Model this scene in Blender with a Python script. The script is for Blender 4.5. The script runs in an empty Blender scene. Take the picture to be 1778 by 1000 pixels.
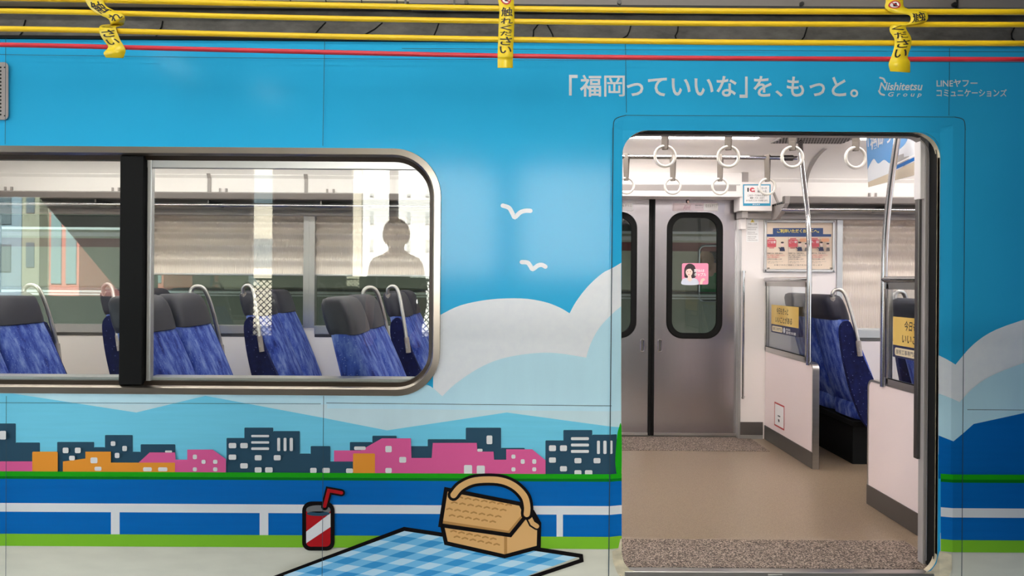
import bpy, bmesh, math, random
from mathutils import Vector, Matrix
from mathutils.geometry import tessellate_polygon
random.seed(7)
S = bpy.context.scene
COL = S.collection
# ------------------------------------------------------------------ camera, sky, sun, exposure
F, D, ZC, PX, PY, ROLL = 1281.0, 3.1, 1.222, 889.0, 485.0, 0.0072
cam = bpy.data.cameras.new('camera')
cam.sensor_width = 36.0
cam.lens = 36.0 * F / 1778.0
cam.shift_y = -(500.0 - PY) / 1778.0
cam.clip_start = 0.05
camo = bpy.data.objects.new('camera', cam)
COL.objects.link(camo)
c_, s_ = math.cos(ROLL), math.sin(ROLL)
camo.matrix_world = Matrix(((c_, -s_, 0, 0), (0, 0, -1, -D), (s_, c_, 0, ZC), (0, 0, 0, 1)))
S.camera = camo
S.view_settings.view_transform = 'Standard'
S.view_settings.look = 'None'
S.view_settings.exposure = 0.0
S.view_settings.gamma = 1.0
S.view_settings.use_curve_mapping = False
w = bpy.data.worlds.new('world')
S.world = w
w.use_nodes = True
w.node_tree.nodes['Background'].inputs[0].default_value = (0.80, 0.90, 1.0, 1)
w.node_tree.nodes['Background'].inputs[1].default_value = 4.5
sun = bpy.data.lights.new('sun', 'SUN')
sun.energy = 66.0
sun.angle = 0.02
sun.color = (1.0, 0.96, 0.9)
suno = bpy.data.objects.new('sun', sun)
COL.objects.link(suno)
suno.location = (0, 20, 20)
suno.rotation_euler = Vector((-0.16, -0.74, -0.66)).to_track_quat('-Z', 'Y').to_euler()
TUBE_CABIN, TUBE_PLATFORM = 31.0, 38.0


# ------------------------------------------------------------------ helpers
def W(px, py, Y=0.0):
    du, dv = px - PX, py - PY
    xi = du * c_ + dv * s_
    yi = -du * s_ + dv * c_
    T = D + Y
    return Vector((xi * T / F, Y, ZC - yi * T / F))


def lin(c):
    return tuple(((v / 255) / 12.92 if v / 255 <= 0.04045 else ((v / 255 + 0.055) / 1.055) ** 2.4) for v in c)


MATS = {}


def mat(name, rgb=None, rough=0.5, metal=0.0, spec=0.5, emit=0.0, grain=0.0, gscale=(30, 30, 30), coat=0.0, bump=0.0):
    """Principled material; grain adds a slight procedural variation of the paint."""
    if name in MATS:
        return MATS[name]
    m = bpy.data.materials.new(name)
    m.use_nodes = True
    nt = m.node_tree
    b = nt.nodes['Principled BSDF']
    L = lin(rgb)
    b.inputs['Base Color'].default_value = (*L, 1)
    b.inputs['Roughness'].default_value = rough
    b.inputs['Metallic'].default_value = metal
    b.inputs['Specular IOR Level'].default_value = spec
    b.inputs['Coat Weight'].default_value = coat
    if emit:
        b.inputs['Emission Color'].default_value = (*L, 1)
        b.inputs['Emission Strength'].default_value = emit
    if grain or bump:
        tc = nt.nodes.new('ShaderNodeTexCoord')
        mp = nt.nodes.new('ShaderNodeMapping')
        mp.inputs['Scale'].default_value = gscale
        nz = nt.nodes.new('ShaderNodeTexNoise')
        nz.inputs['Scale'].default_value = 1.0
        nz.inputs['Detail'].default_value = 5
        nt.links.new(tc.outputs['Object'], mp.inputs[0])
        nt.links.new(mp.outputs[0], nz.inputs[0])
        if grain:
            rp = nt.nodes.new('ShaderNodeValToRGB')
            rp.color_ramp.elements[0].position = 0.3
            rp.color_ramp.elements[1].position = 0.7
            rp.color_ramp.elements[0].color = (*[v * (1 - grain) for v in L], 1)
            rp.color_ramp.elements[1].color = (*[min(1, v * (1 + grain)) for v in L], 1)
            nt.links.new(nz.outputs[0], rp.inputs[0])
            nt.links.new(rp.outputs[0], b.inputs['Base Color'])
        if bump:
            bp = nt.nodes.new('ShaderNodeBump')
            bp.inputs['Strength'].default_value = bump
            bp.inputs['Distance'].default_value = 0.002
            nt.links.new(nz.outputs[0], bp.inputs['Height'])
            nt.links.new(bp.outputs[0], b.inputs['Normal'])
    MATS[name] = m
    return m


def glass_mat(name, tint=(0.9, 0.93, 0.91), f0=0.043):
    m = bpy.data.materials.new(name)
    m.use_nodes = True
    nt = m.node_tree
    nt.nodes.remove(nt.nodes['Principled BSDF'])
    out = nt.nodes['Material Output']
    tr = nt.nodes.new('ShaderNodeBsdfTransparent')
    tr.inputs[0].default_value = (*tint, 1)
    gl = nt.nodes.new('ShaderNodeBsdfGlossy')
    gl.inputs['Roughness'].default_value = 0.0
    lw = nt.nodes.new('ShaderNodeLayerWeight')
    lw.inputs[0].default_value = 0.5
    p = nt.nodes.new('ShaderNodeMath')
    p.operation = 'POWER'
    p.inputs[1].default_value = 5
    ma = nt.nodes.new('ShaderNodeMath')
    ma.operation = 'MULTIPLY_ADD'
    ma.inputs[1].default_value = 0.9
    ma.inputs[2].default_value = f0
    mx = nt.nodes.new('ShaderNodeMixShader')
    nt.links.new(lw.outputs['Facing'], p.inputs[0])
    nt.links.new(p.outputs[0], ma.inputs[0])
    nt.links.new(ma.outputs[0], mx.inputs[0])
    nt.links.new(tr.outputs[0], mx.inputs[1])
    nt.links.new(gl.outputs[0], mx.inputs[2])
    nt.links.new(mx.outputs[0], out.inputs[0])
    return m


def node_mat(name, stops, scale, mapscale, rough=0.8, tex='noise', detail=6.0, dots=None, spec=0.3):
    """Colour ramp over a noise or voronoi texture, with optional pale dots (scale, radius, colour)."""
    m = bpy.data.materials.new(name)
    m.use_nodes = True
    nt = m.node_tree
    b = nt.nodes['Principled BSDF']
    b.inputs['Roughness'].default_value = rough
    b.inputs['Specular IOR Level'].default_value = spec
    tc = nt.nodes.new('ShaderNodeTexCoord')
    mp = nt.nodes.new('ShaderNodeMapping')
    mp.inputs['Scale'].default_value = mapscale
    nt.links.new(tc.outputs['Object'], mp.inputs[0])
    if tex == 'noise':
        t = nt.nodes.new('ShaderNodeTexNoise')
        t.inputs['Detail'].default_value = detail
        t.inputs['Roughness'].default_value = 0.65
    else:
        t = nt.nodes.new('ShaderNodeTexVoronoi')
    t.inputs['Scale'].default_value = scale
    nt.links.new(mp.outputs[0], t.inputs[0])
    rp = nt.nodes.new('ShaderNodeValToRGB')
    el = rp.color_ramp.elements
    while len(el) < len(stops):
        el.new(0.5)
    for e, (p, c) in zip(el, stops):
        e.position = p
        e.color = (*lin(c), 1)
    nt.links.new(t.outputs[0], rp.inputs[0])
    src = rp.outputs[0]
    if dots:
        v = nt.nodes.new('ShaderNodeTexVoronoi')
        v.inputs['Scale'].default_value = dots[0]
        nt.links.new(tc.outputs['Object'], v.inputs[0])
        lt = nt.nodes.new('ShaderNodeMath')
        lt.operation = 'LESS_THAN'
        lt.inputs[1].default_value = dots[1]
        nt.links.new(v.outputs['Distance'], lt.inputs[0])
        mx = nt.nodes.new('ShaderNodeMix')
        mx.data_type = 'RGBA'
        nt.links.new(lt.outputs[0], mx.inputs[0])
        nt.links.new(src, mx.inputs[6])
        mx.inputs[7].default_value = (*lin(dots[2]), 1)
        src = mx.outputs[2]
    nt.links.new(src, b.inputs['Base Color'])
    MATS[name] = m
    return m


class MB:
    """Collects shapes into ONE mesh object with as many material slots as needed."""

    def __init__(self):
        self.v, self.f, self.m, self.mats = [], [], [], []

    def add(self, verts, faces, m):
        if m not in self.mats:
            self.mats.append(m)
        i = self.mats.index(m)
        o = len(self.v)
        self.v += [tuple(p) for p in verts]
        self.f += [tuple(k + o for k in f) for f in faces]
        self.m += [i] * len(faces)
        return self

    def box(self, x0, x1, y0, y1, z0, z1, m):
        v = [(x, y, z) for z in (z0, z1) for y in (y0, y1) for x in (x0, x1)]
        f = [(0, 2, 3, 1), (4, 5, 7, 6), (0, 1, 5, 4), (2, 6, 7, 3), (0, 4, 6, 2), (1, 3, 7, 5)]
        return self.add(v, f, m)

    def tube(self, pts, r, m, n=10, closed=False, flat=None):
        """Round bar along pts; flat=(rn, rb) gives an oval section, r may be a list of radii."""
        pts = [Vector(p) for p in pts]
        N = len(pts)
        rs = r if isinstance(r, (list, tuple)) else [r] * N
        verts, faces = [], []
        up = None
        for i, p in enumerate(pts):
            if closed:
                t = pts[(i + 1) % N] - pts[i - 1]
            else:
                t = pts[min(i + 1, N - 1)] - pts[max(i - 1, 0)]
            t.normalize()
            if up is None:
                up = Vector((0, 1, 0)) if abs(t.y) < 0.9 else Vector((0, 0, 1))
            b = t.cross(up).normalized()
            nrm = b.cross(t).normalized()
            up = nrm
            a0, b0 = (rs[i], rs[i]) if not flat else flat
            for k in range(n):
                a = 2 * math.pi * k / n
                verts.append(p + nrm * (a0 * math.cos(a)) + b * (b0 * math.sin(a)))
        M = N if closed else N - 1
        for i in range(M):
            for k in range(n):
                j = (i + 1) % N
                faces.append((i * n + k, i * n + (k + 1) % n, j * n + (k + 1) % n, j * n + k))
        if not closed:
            faces.append(tuple(range(n - 1, -1, -1)))
            faces.append(tuple((N - 1) * n + k for k in range(n)))
        return self.add(verts, faces, m)

    def loft(self, rings, m, caps=True):
        n = len(rings[0])
        verts = [p for r in rings for p in r]
        faces = []
        for i in range(len(rings) - 1):
            for k in range(n):
                faces.append((i * n + k, i * n + (k + 1) % n, (i + 1) * n + (k + 1) % n, (i + 1) * n + k))
        if caps:
            faces.append(tuple(range(n - 1, -1, -1)))
            faces.append(tuple((len(rings) - 1) * n + k for k in range(n)))
        return self.add(verts, faces, m)

    def poly(self, loops, m, to3):
        """Filled flat shape; loops[1:] are holes; to3 maps (a, b) to a point."""
        if len(loops) > 1:
            bm = bmesh.new()
            for lp in loops:
                q = []
                for a, b in lp:
                    if not q or math.hypot(a - q[-1].co.x, b - q[-1].co.y) > 1e-6:
                        q.append(bm.verts.new((a, b, 0)))
                if (q[0].co - q[-1].co).length < 1e-6:
                    bm.verts.remove(q.pop())
                for k in range(len(q)):
                    bm.edges.new((q[k - 1], q[k]))
            bmesh.ops.triangle_fill(bm, edges=bm.edges[:], use_beauty=True, normal=(0, 0, 1))
            bm.verts.index_update()
            vv = [to3(v.co.x, v.co.y) for v in bm.verts]
            ff = [tuple(v.index for v in f.verts) for f in bm.faces]
            bm.free()
            return self.add(vv, ff, m)
        vs = [[Vector((a, b, 0)) for a, b in lp] for lp in loops]
        tri = tessellate_polygon(vs)
        flat = [p for lp in vs for p in lp]
        return self.add([to3(p.x, p.y) for p in flat], [tuple(t) for t in tri], m)

    def build(self, name, parent=None, smooth=False, bevel=0.0, angle=40, seg=2):
        me = bpy.data.meshes.new(name)
        me.from_pydata(self.v, [], self.f)
        for m in self.mats:
            me.materials.append(m)
        me.polygons.foreach_set('material_index', self.m)
        bm = bmesh.new()
        bm.from_mesh(me)
        bmesh.ops.remove_doubles(bm, verts=bm.verts, dist=1e-6)
        bmesh.ops.recalc_face_normals(bm, faces=bm.faces)
        bm.to_mesh(me)
        bm.free()
        o = bpy.data.objects.new(name, me)
        COL.objects.link(o)
        if smooth:
            me.polygons.foreach_set('use_smooth', [True] * len(me.polygons))
            try:
                me.set_sharp_from_angle(angle=math.radians(angle))
            except Exception:
                pass
        if bevel:
            b = o.modifiers.new('bevel', 'BEVEL')
            b.width = bevel
            b.segments = seg
            b.limit_method = 'ANGLE'
        if parent:
            o.parent = parent
        return o


def tag(o, label=None, cat=None, group=None, kind=None):
    if label:
        o['label'] = label
    if cat:
        o['category'] = cat
    if group:
        o['group'] = group
    if kind:
        o['kind'] = kind
    return o


def thing(name, label, cat, loc=(0, 0, 0), group=None):
    o = bpy.data.objects.new(name, None)
    o.empty_display_size = 0.1
    COL.objects.link(o)
    o.location = loc
    return tag(o, label, cat, group)


def struct(o):
    o['kind'] = 'structure'
    return o


def box_struct(name, *a, m, parent=None):
    o = MB().box(*a, m).build(name, parent)
    if not parent:
        struct(o)
    return o


def copy_thing(r, loc, label):
    c = r.copy()
    COL.objects.link(c)
    c.location = loc
    c['label'] = label
    for ch in r.children:
        d = ch.copy()
        COL.objects.link(d)
        d.parent = c
        for g in ch.children:
            e = g.copy()
            COL.objects.link(e)
            e.parent = d
    return c


def smooth(pts, closed=True, n=8):
    """Catmull-Rom through pts (tuples of any length)."""
    out = []
    N = len(pts)
    seq = range(N) if closed else range(N - 1)
    for i in seq:
        if closed:
            p0, p1, p2, p3 = pts[i - 1], pts[i], pts[(i + 1) % N], pts[(i + 2) % N]
        else:
            p0, p1, p2, p3 = pts[max(i - 1, 0)], pts[i], pts[i + 1], pts[min(i + 2, N - 1)]
        for k in range(n):
            t = k / n
            out.append(tuple(0.5 * (2 * b + (c - a) * t + (2 * a - 5 * b + 4 * c - d) * t * t + (3 * b - a - 3 * c + d) * t ** 3)
                             for a, b, c, d in zip(p0, p1, p2, p3)))
    if not closed:
        out.append(tuple(pts[-1]))
    return out


def rrect(x0, y0, x1, y1, r, n=8):
    """Rounded rectangle; r is one radius or four (x0y0, x1y0, x1y1, x0y1)."""
    rs = r if isinstance(r, (list, tuple)) else [r] * 4
    out = []
    for (cx, cy, a0), q in zip(((x0, y0, 180), (x1, y0, 270), (x1, y1, 0), (x0, y1, 90)), rs):
        ox = cx + (q if cx == x0 else -q)
        oy = cy + (q if cy == y0 else -q)
        if q <= 0:
            out.append((cx, cy))
            continue
        for k in range(n + 1):
            a = math.radians(a0 + 90 * k / n)
            out.append((ox + q * math.cos(a), oy + q * math.sin(a)))
    return out


def ellipse(cx, cy, rx, ry, n=24):
    return [(cx + rx * math.cos(2 * math.pi * k / n), cy + ry * math.sin(2 * math.pi * k / n)) for k in range(n)]


def stroke(pts, wd, closed=False, n=6):
    """Outline loops of a thick line with mitred corners: one loop, or an outer loop with its hole when closed."""
    N = len(pts)
    h = wd / 2

    def nrm(a, b):
        d = math.hypot(b[0] - a[0], b[1] - a[1]) or 1e-9
        return (-(b[1] - a[1]) / d, (b[0] - a[0]) / d)
    Lf, Rt = [], []
    for i, p in enumerate(pts):
        a = nrm(pts[i - 1], p) if (i or closed) else None
        b = nrm(p, pts[(i + 1) % N]) if (i < N - 1 or closed) else None
        a, b = a or b, b or a
        mx, my = a[0] + b[0], a[1] + b[1]
        k = 2 / max(.35, mx * mx + my * my)
        Lf.append((p[0] + mx * k * h, p[1] + my * k * h))
        Rt.append((p[0] - mx * k * h, p[1] - my * k * h))
    if closed:
        return [Lf, Rt] if abs(area(Lf)) > abs(area(Rt)) else [Rt, Lf]

    def cap(c, d):
        a0 = math.atan2(d[1], d[0])
        return [(c[0] + h * math.cos(a0 - math.pi * k / n), c[1] + h * math.sin(a0 - math.pi * k / n)) for k in range(1, n)]
    b, a = nrm(pts[-2], pts[-1]), nrm(pts[0], pts[1])
    return [Lf + cap(pts[-1], b) + Rt[::-1] + cap(pts[0], (-a[0], -a[1]))]


def area(lp):
    return sum(a[0] * b[1] - b[0] * a[1] for a, b in zip(lp, lp[1:] + lp[:1])) / 2


_TX = {}


def text_data(body, bold=0.0, shear=0.0, space=1.0):
    k = (body, bold, shear, space)
    if k not in _TX:
        cu = bpy.data.curves.new('lettering', 'FONT')
        cu.body = body
        cu.offset = bold
        cu.shear = shear
        cu.space_character = space
        cu.resolution_u = 3
        o = bpy.data.objects.new('lettering', cu)
        COL.objects.link(o)
        dg = bpy.context.evaluated_depsgraph_get()
        me = bpy.data.meshes.new_from_object(o.evaluated_get(dg))
        vs = [(v.co.x, v.co.y) for v in me.vertices]
        fs = [tuple(p.vertices) for p in me.polygons]
        bpy.data.objects.remove(o)
        bpy.data.curves.remove(cu)
        bpy.data.meshes.remove(me)
        _TX[k] = (vs, fs)
    return _TX[k]


def add_text(mb, body, box, m, to3, bold=0.0, shear=0.0, space=1.0):
    """Text stretched into box = (a0, b_bottom, a1, b_top) of the plane to3."""
    vs, fs = text_data(body, bold, shear, space)
    if not vs:
        return
    ax, bx = min(v[0] for v in vs), max(v[0] for v in vs)
    ay, by = min(v[1] for v in vs), max(v[1] for v in vs)
    a0, b0, a1, b1 = box
    P = [to3(a0 + (x - ax) / (bx - ax) * (a1 - a0), b0 + (y - ay) / (by - ay) * (b1 - b0)) for x, y in vs]
    mb.add(P, fs, m)


# ------------------------------------------------------------------ materials
WR = dict(rough=0.13, spec=0.17)
SKY = mat('sky_blue_film', (50, 180, 234), grain=0.03, gscale=(2, 2, 2), **WR)
CLOUD = mat('cloud_white_film', (246, 248, 255), grain=0.02, **WR)
PALE = mat('pale_blue_film', (198, 236, 253), grain=0.03, gscale=(9, 9, 2), **WR)
HAZE = mat('grey_blue_film', (206, 232, 243), grain=0.03, gscale=(9, 9, 2), **WR)
HILL = mat('hill_blue_film', (120, 212, 244), grain=0.03, gscale=(3, 3, 60), **WR)
TOWN = mat('slate_film', (50, 82, 104), **WR)
PINK = mat('pink_film', (226, 98, 158), **WR)
ORANGE = mat('orange_film', (238, 156, 58), **WR)
PANE = mat('printed_window_film', (232, 232, 234), **WR)
GREEN = mat('bright_green_film', (34, 168, 28), **WR)
DGREEN = mat('deep_green_film', (16, 120, 34), **WR)
BLUE = mat('river_blue_film', (10, 106, 188), grain=0.04, gscale=(3, 3, 40), **WR)
RAILW = mat('railing_white_film', (228, 230, 234), **WR)
GRASS = mat('grass_green_film', (128, 192, 50), **WR)
BASEW = mat('bottom_white_film', (212, 209, 194), grain=0.04, gscale=(6, 6, 25), **WR)
INK = mat('black_outline_film', (22, 19, 20), **WR)
RED = mat('red_film', (182, 30, 36), **WR)
LIDG = mat('lid_grey_film', (120, 122, 124), **WR)
TAN = mat('basket_tan_film', (226, 178, 118), **WR)
TAND = mat('basket_brown_film', (186, 138, 82), **WR)
CHK = [mat('check_pale_film', (190, 224, 244), **WR), mat('check_mid_film', (120, 190, 232), **WR), mat('check_deep_film', (62, 150, 210), **WR)]
LETTER = mat('letter_white_film', (226, 230, 236), **WR)
SEAM = mat('seam_dark', (26, 60, 78), 0.6)
STEEL = mat('brushed_steel', (196, 193, 190), 0.3, 1.0, grain=0.05, gscale=(1, 1, 60))
STEELV = mat('door_steel', (176, 172, 177), 0.24, 1.0, grain=0.025, gscale=(90, 2, 1.5))
CHROME = mat('chrome', (190, 189, 190), 0.1, 1.0)
DARKSTEEL = mat('dark_steel', (105, 103, 102), 0.35, 1.0)
BLACK = mat('black_rubber', (13, 13, 13), 0.7, spec=0.2)
WALL = mat('cream_laminate', (247, 240, 238), 0.3)
PANELP = mat('partition_laminate', (250, 233, 232), 0.28)
CEIL = mat('ceiling_white', (252, 247, 244), 0.4)
GREYP = mat('grey_plastic', (164, 157, 154), 0.45)
FRAMES = mat('window_frame_steel', (172, 162, 152), 0.28, 1.0)
KICK = mat('kick_plate', (112, 108, 106), 0.4, 0.8)
IVORY = mat('ivory_ring', (238, 234, 226), 0.25)
BELT = mat('grey_belt', (122, 114, 106), 0.7)
HEAD = mat('headrest_vinyl', (36, 36, 52), 0.5, grain=0.06)
GLASS = glass_mat('window_glass', (0.93, 0.95, 0.93), 0.045)
PGLASS = glass_mat('partition_glass', (0.93, 0.95, 0.96), 0.03)
DGLASS = glass_mat('door_glass', (0.80, 0.84, 0.80), 0.04)
FABRIC = node_mat('seat_moquette', [(0.31, (18, 32, 112)), (0.46, (52, 76, 164)), (0.58, (96, 118, 190)), (0.72, (140, 158, 212))], 6.0, (2.6, 3.6, 1.0), 0.9,
                  dots=(75.0, 0.13, (150, 166, 212)))
FABRICD = node_mat('seat_side_moquette', [(0.3, (8, 14, 56)), (0.7, (20, 30, 90))], 6.0, (3, 3, 2), 0.9, dots=(52.0, 0.15, (88, 104, 158)))
FLOOR = node_mat('beige_floor', [(0.36, (118, 102, 84)), (0.5, (150, 131, 109)), (0.66, (168, 149, 127))], 240.0, (1, 1, 1), 0.3, spec=0.5)
MATF = node_mat('speckled_mat', [(0.42, (50, 42, 38)), (0.5, (112, 97, 87)), (0.58, (190, 172, 158))], 150.0, (1, 1, 1), 0.6)
YROPE = mat('yellow_rope', (246, 206, 32), 0.4)
RROPE = mat('red_rope', (214, 50, 66), 0.4)
TAPE = mat('yellow_tape', (238, 208, 38), 0.35, grain=0.04)
BLKT = mat('black_print', (24, 20, 20), 0.5)
ROOFG = node_mat('weathered_roof_grey', [(0.3, (74, 72, 70)), (0.6, (104, 101, 98)), (0.8, (118, 115, 112))], 3.0, (3, 3, 6), 0.75)
PAPER = mat('white_paper', (252, 250, 250), 0.5)
LAMPC = mat('led_diffuser', (255, 250, 244), 0.4, emit=TUBE_CABIN)
LAMPP = mat('added_platform_tube', (255, 250, 240), 0.4, emit=TUBE_PLATFORM)
LAMPS = mat('platform_panel', (255, 250, 240), 0.4, emit=TUBE_PLATFORM * .25)

# ------------------------------------------------------------------ the carriage side
train = thing('train_car', 'sky blue railway carriage printed with clouds and a town, its doorway open', 'train', (0, 0, 0))
A, B = W(1079, 600), W(1633, 600)
DXL, DXR = A.x, B.x
DZT = W(1355, 227).z
DZB = -0.012
BW, BD = 0.046, 0.014


def lip(x, z):
    d = max(DXL - x, x - DXR, z - DZT)
    return BD * max(0.0, min(1.0, 1 - d / BW))


def bend(o):
    """Press a printed layer into the rounded edge round the doorway."""
    bm = bmesh.new()
    bm.from_mesh(o.data)
    for co, no in (((DXL - BW, 0, 0), (1, 0, 0)), ((DXR + BW, 0, 0), (1, 0, 0)), ((DXL, 0, 0), (1, 0, 0)), ((DXR, 0, 0), (1, 0, 0)),
                   ((0, 0, DZT + BW), (0, 0, 1)), ((0, 0, DZT), (0, 0, 1))):
        bmesh.ops.bisect_plane(bm, geom=bm.verts[:] + bm.edges[:] + bm.faces[:], dist=1e-5, plane_co=co, plane_no=no)
    for v in bm.verts:
        v.co.y += lip(v.co.x, v.co.z)
    bm.to_mesh(o.data)
    bm.free()
    return o


WX0, WX1 = -3.4, W(758, 470).x
WZ1, WZ0 = W(400, 263).z, W(400, 678).z
door_loop = rrect(DXL, DZB, DXR, DZT, [0.085, 0.085, 0.105, 0.105], 10)
win_loop = rrect(WX0, WZ0, WX1, WZ1, [0.0, 0.165, 0.185, 0.0], 12)
TOPZ = W(700, 73).z
mb = MB()
mb.poly([[(-3.6, -0.4), (3.4, -0.4), (3.4, TOPZ), (-3.6, TOPZ)], door_loop, win_loop], SKY, lambda x, z: Vector((x, 0, z)))
DIRTY = mat('worn_cream_edge', (206, 194, 166), 0.5, grain=0.25, gscale=(14, 14, 30))
for lp, dep, m in ((door_loop, 0.03, DIRTY), (win_loop, 0.05, BLACK)):       # returns of the openings
    n = len(lp)
    v = [(x, 0.0, z) for x, z in lp] + [(x, dep, z) for x, z in lp]
    mb.add(v, [(k, (k + 1) % n, n + (k + 1) % n, n + k) for k in range(n)], m)
o = bend(mb.build('side_panel', train))
mb = MB()
mb.poly([[(-3.6, -0.4), (3.4, -0.4), (3.4, TOPZ), (-3.6, TOPZ)], rrect(DXL, 0.0, DXR, DZT, 0.02), rrect(WX0, WZ0, WX1, WZ1, [0, .1, .1, 0])], WALL, lambda x, z: Vector((x, 0.135, z)))
struct(mb.build('wall_front'))


class Print(MB):
    """A printed motif: flat colours stacked a fraction of a millimetre apart on the carriage side."""

    def __init__(self, base):
        super().__init__()
        self.k = base

    def lay(self, loop, m, holes=()):
        self.k += 1
        y = -0.00025 * self.k
        self.poly([loop, *holes], m, lambda a, b: W(a, b) + Vector((0, y, 0)))

    def line(self, pts, wd, m, closed=False):
        self.k += 1
        y = -0.00025 * self.k
        self.poly(stroke(pts, wd, closed), m, lambda a, b: W(a, b) + Vector((0, y, 0)))

    def text(self, body, x0, y0, x1, y1, m, bold=0.0, shear=0.0, space=1.0):
        y = -0.00025 * (self.k + 1)
        add_text(self, body, (x0, y1, x1, y0), m, lambda a, b: W(a, b) + Vector((0, y, 0)), bold, shear, space)

    def done(self, name, label=None):
        o = self.build(name, train)
        if not name.endswith(('lettering', 'logo')):
            bend(o)
        if label:
            o['label'] = label
        return o


# white cloud, pale cloud, hills
L0, R0 = 1079.5, 1632.5
up_l = [(752, 556)] + smooth([(766, 546), (800, 530), (850, 520), (905, 518), (945, 524), (972, 534), (989, 544)], False, 4) + \
    smooth([(989, 544), (1000, 524), (1020, 498), (1045, 475), (1064, 465), (L0, 456)], False, 4)[1:]
lo_l = smooth([(768, 688), (790, 667), (830, 640), (870, 623), (920, 614), (965, 613), (1018, 621)], False, 4) + \
    smooth([(1018, 621), (1025, 598), (1040, 570), (1062, 546), (L0, 532)], False, 4)[1:]
p = Print(0)
p.lay(up_l + [(L0, 660), (900, 700), (752, 700)], CLOUD)
p.done('cloud_print', 'white printed cloud left of the doorway')
p = Print(0)
right_up = [(R0, 617), (1645, 624), (1659, 633)] + smooth([(1659, 633), (1690, 598), (1730, 572), (1800, 548)], False, 4)[1:]
p.lay(right_up + [(1800, 790), (R0, 790)], CLOUD)
p.done('cloud_print', 'white printed cloud right of the doorway')
p = Print(2)
p.lay(lo_l + [(L0, 760), (700, 760), (600, 730), (600, 676)] + smooth([(720, 676), (742, 668), (768, 688)], False, 4)[:-1], PALE)
p.lay([(-420, 676), (700, 684), (700, 760), (-420, 760)], PALE)
p.lay([(-420, 702), (568, 702), (568, 709), (1062, 714), (L0, 714), (L0, 760), (-420, 760)], HAZE)
right_lo = [(R0, 684), (1648, 690), (1666, 698)] + smooth([(1666, 698), (1692, 671), (1730, 648), (1800, 622)], False, 4)[1:]
p.lay(right_lo + [(1800, 790), (R0, 790)], PALE)
p.done('pale_cloud_print', 'pale blue printed cloud')
p = Print(6)
p.lay([(-420, 684), (22, 683), (237, 716), (357, 687), (560, 725), (672, 747), (880, 716), (L0, 743), (L0, 830), (-420, 826)], HILL)
p.lay([(R0, 757), (1655, 766), (1672, 752), (1690, 736), (1800, 712), (1800, 832), (R0, 832)], BLUE)
p.done('hill_print', 'blue printed hills')

# town skyline
p = Print(8)
GL = lambda x: 816 + 0.0066 * x
for x0, x1, y in ((-40, 28, 735), (28, 70, 768), (100, 164, 767), (164, 183, 776), (183, 231, 755), (231, 245, 784), (245, 305, 771), (394, 426, 760),
                  (425, 475, 742), (475, 521, 748), (521, 540, 787), (540, 574, 774), (608, 647, 767), (647, 689, 756), (713, 744, 774),
                  (743, 809, 762), (809, 870, 742), (870, 911, 777), (947, 979, 764), (978, 1028, 746), (1028, 1071, 754)):
    p.lay(rrect(x0, y, x1, GL(x0) + 8, [1.5, 1.5, 0, 0], 3), TOWN)
p.k = 40
p.lay([(-40, 800), (91, 800), (91, 822), (-40, 822)], PINK)
p.lay([(243, 802), (262, 784.5), (306, 784.5), (307, 797), (327, 797), (327, 779.5), (371, 779.5), (394, 796), (394, 824), (243, 824)], PINK)
p.lay([(581, 800), (581, 781), (627, 781), (664, 760), (714, 760), (715, 794), (750, 794), (752, 768), (828, 768), (829, 783), (857, 783),
       (858, 797), (879, 797), (879, 779), (924, 779), (947, 798), (947, 826), (581, 826)], PINK)
p.lay(rrect(59, 783, 103, 822, [2, 2, 0, 0], 3), ORANGE)
p.lay([(112, 800), (151, 795), (151, 783), (195, 783), (195, 802), (306, 802), (306, 823), (112, 823)], ORANGE)
p.lay([(573, 800), (614, 800), (614, 826), (573, 826)], TOWN)
p.lay(rrect(614, 786, 652, 826, [2, 2, 0, 0], 3), ORANGE)
for x0, y0, x1, y1 in ((3, 747, 14, 762), (112, 776, 122, 785.5), (133, 776, 143, 785.5), (123, 790, 133, 798), (195, 765, 203, 773), (215, 773, 223, 782),
                       (202, 785, 210, 794), (289, 781, 301, 784.5), (160, 793, 172, 803), (167, 809, 179, 816), (251, 810, 266, 817), (277, 810, 293, 817),
                       (337, 788, 344, 796), (352, 797, 359, 804), (372, 797, 379.5, 804), (337, 810, 344, 817), (372, 810, 379.5, 817),
                       (399, 768, 412, 777), (419, 768, 432, 777), (438, 754, 469, 758), (438, 765, 469, 769), (438, 775.6, 469, 780),
                       (483, 759, 488, 782), (494, 759, 499, 782), (504.5, 759, 510, 782), (399, 788, 412, 797), (444, 789, 456, 798), (477, 789, 489, 798),
                       (419, 803, 432, 812), (444, 810, 456, 819), (462, 810, 475, 819), (540, 811, 551, 820), (561, 811, 574, 820), (602, 812, 614, 820),
                       (616, 774, 636, 780), (670, 773, 681, 784), (694, 792, 706, 802), (670, 811, 681, 820), (806, 806, 820, 822), (828, 807, 842, 822),
                       (829, 778, 838, 783), (845, 755, 855, 770), (888, 788, 895, 795), (904, 796, 911, 804), (924, 796, 931, 804), (888, 810, 895, 817),
                       (924, 810, 931, 817), (953, 772, 965, 782), (972, 772, 984, 782), (991, 758, 1022, 763), (991, 769, 1022, 774), (991, 780, 1022, 785),
                       (1036, 764, 1041, 787), (1047, 764, 1052.5, 787), (1058, 764, 1063, 787), (953, 793, 965, 802), (997, 794, 1009, 803),
                       (1030, 794, 1042, 803), (972, 808, 984, 817), (997, 815, 1009, 824), (1015, 815, 1028, 824)):
    p.k = 48
    p.lay(rrect(x0, y0, x1, y1, min(2.2, (x1 - x0) / 3, (y1 - y0) / 3), 3), PANE)
p.k = 50
p.lay(smooth([(1071, 760), (1074, 744), (1079, 740), (1079, 828), (1072, 828), (1068, 800)], True, 5), GREEN)
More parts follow.
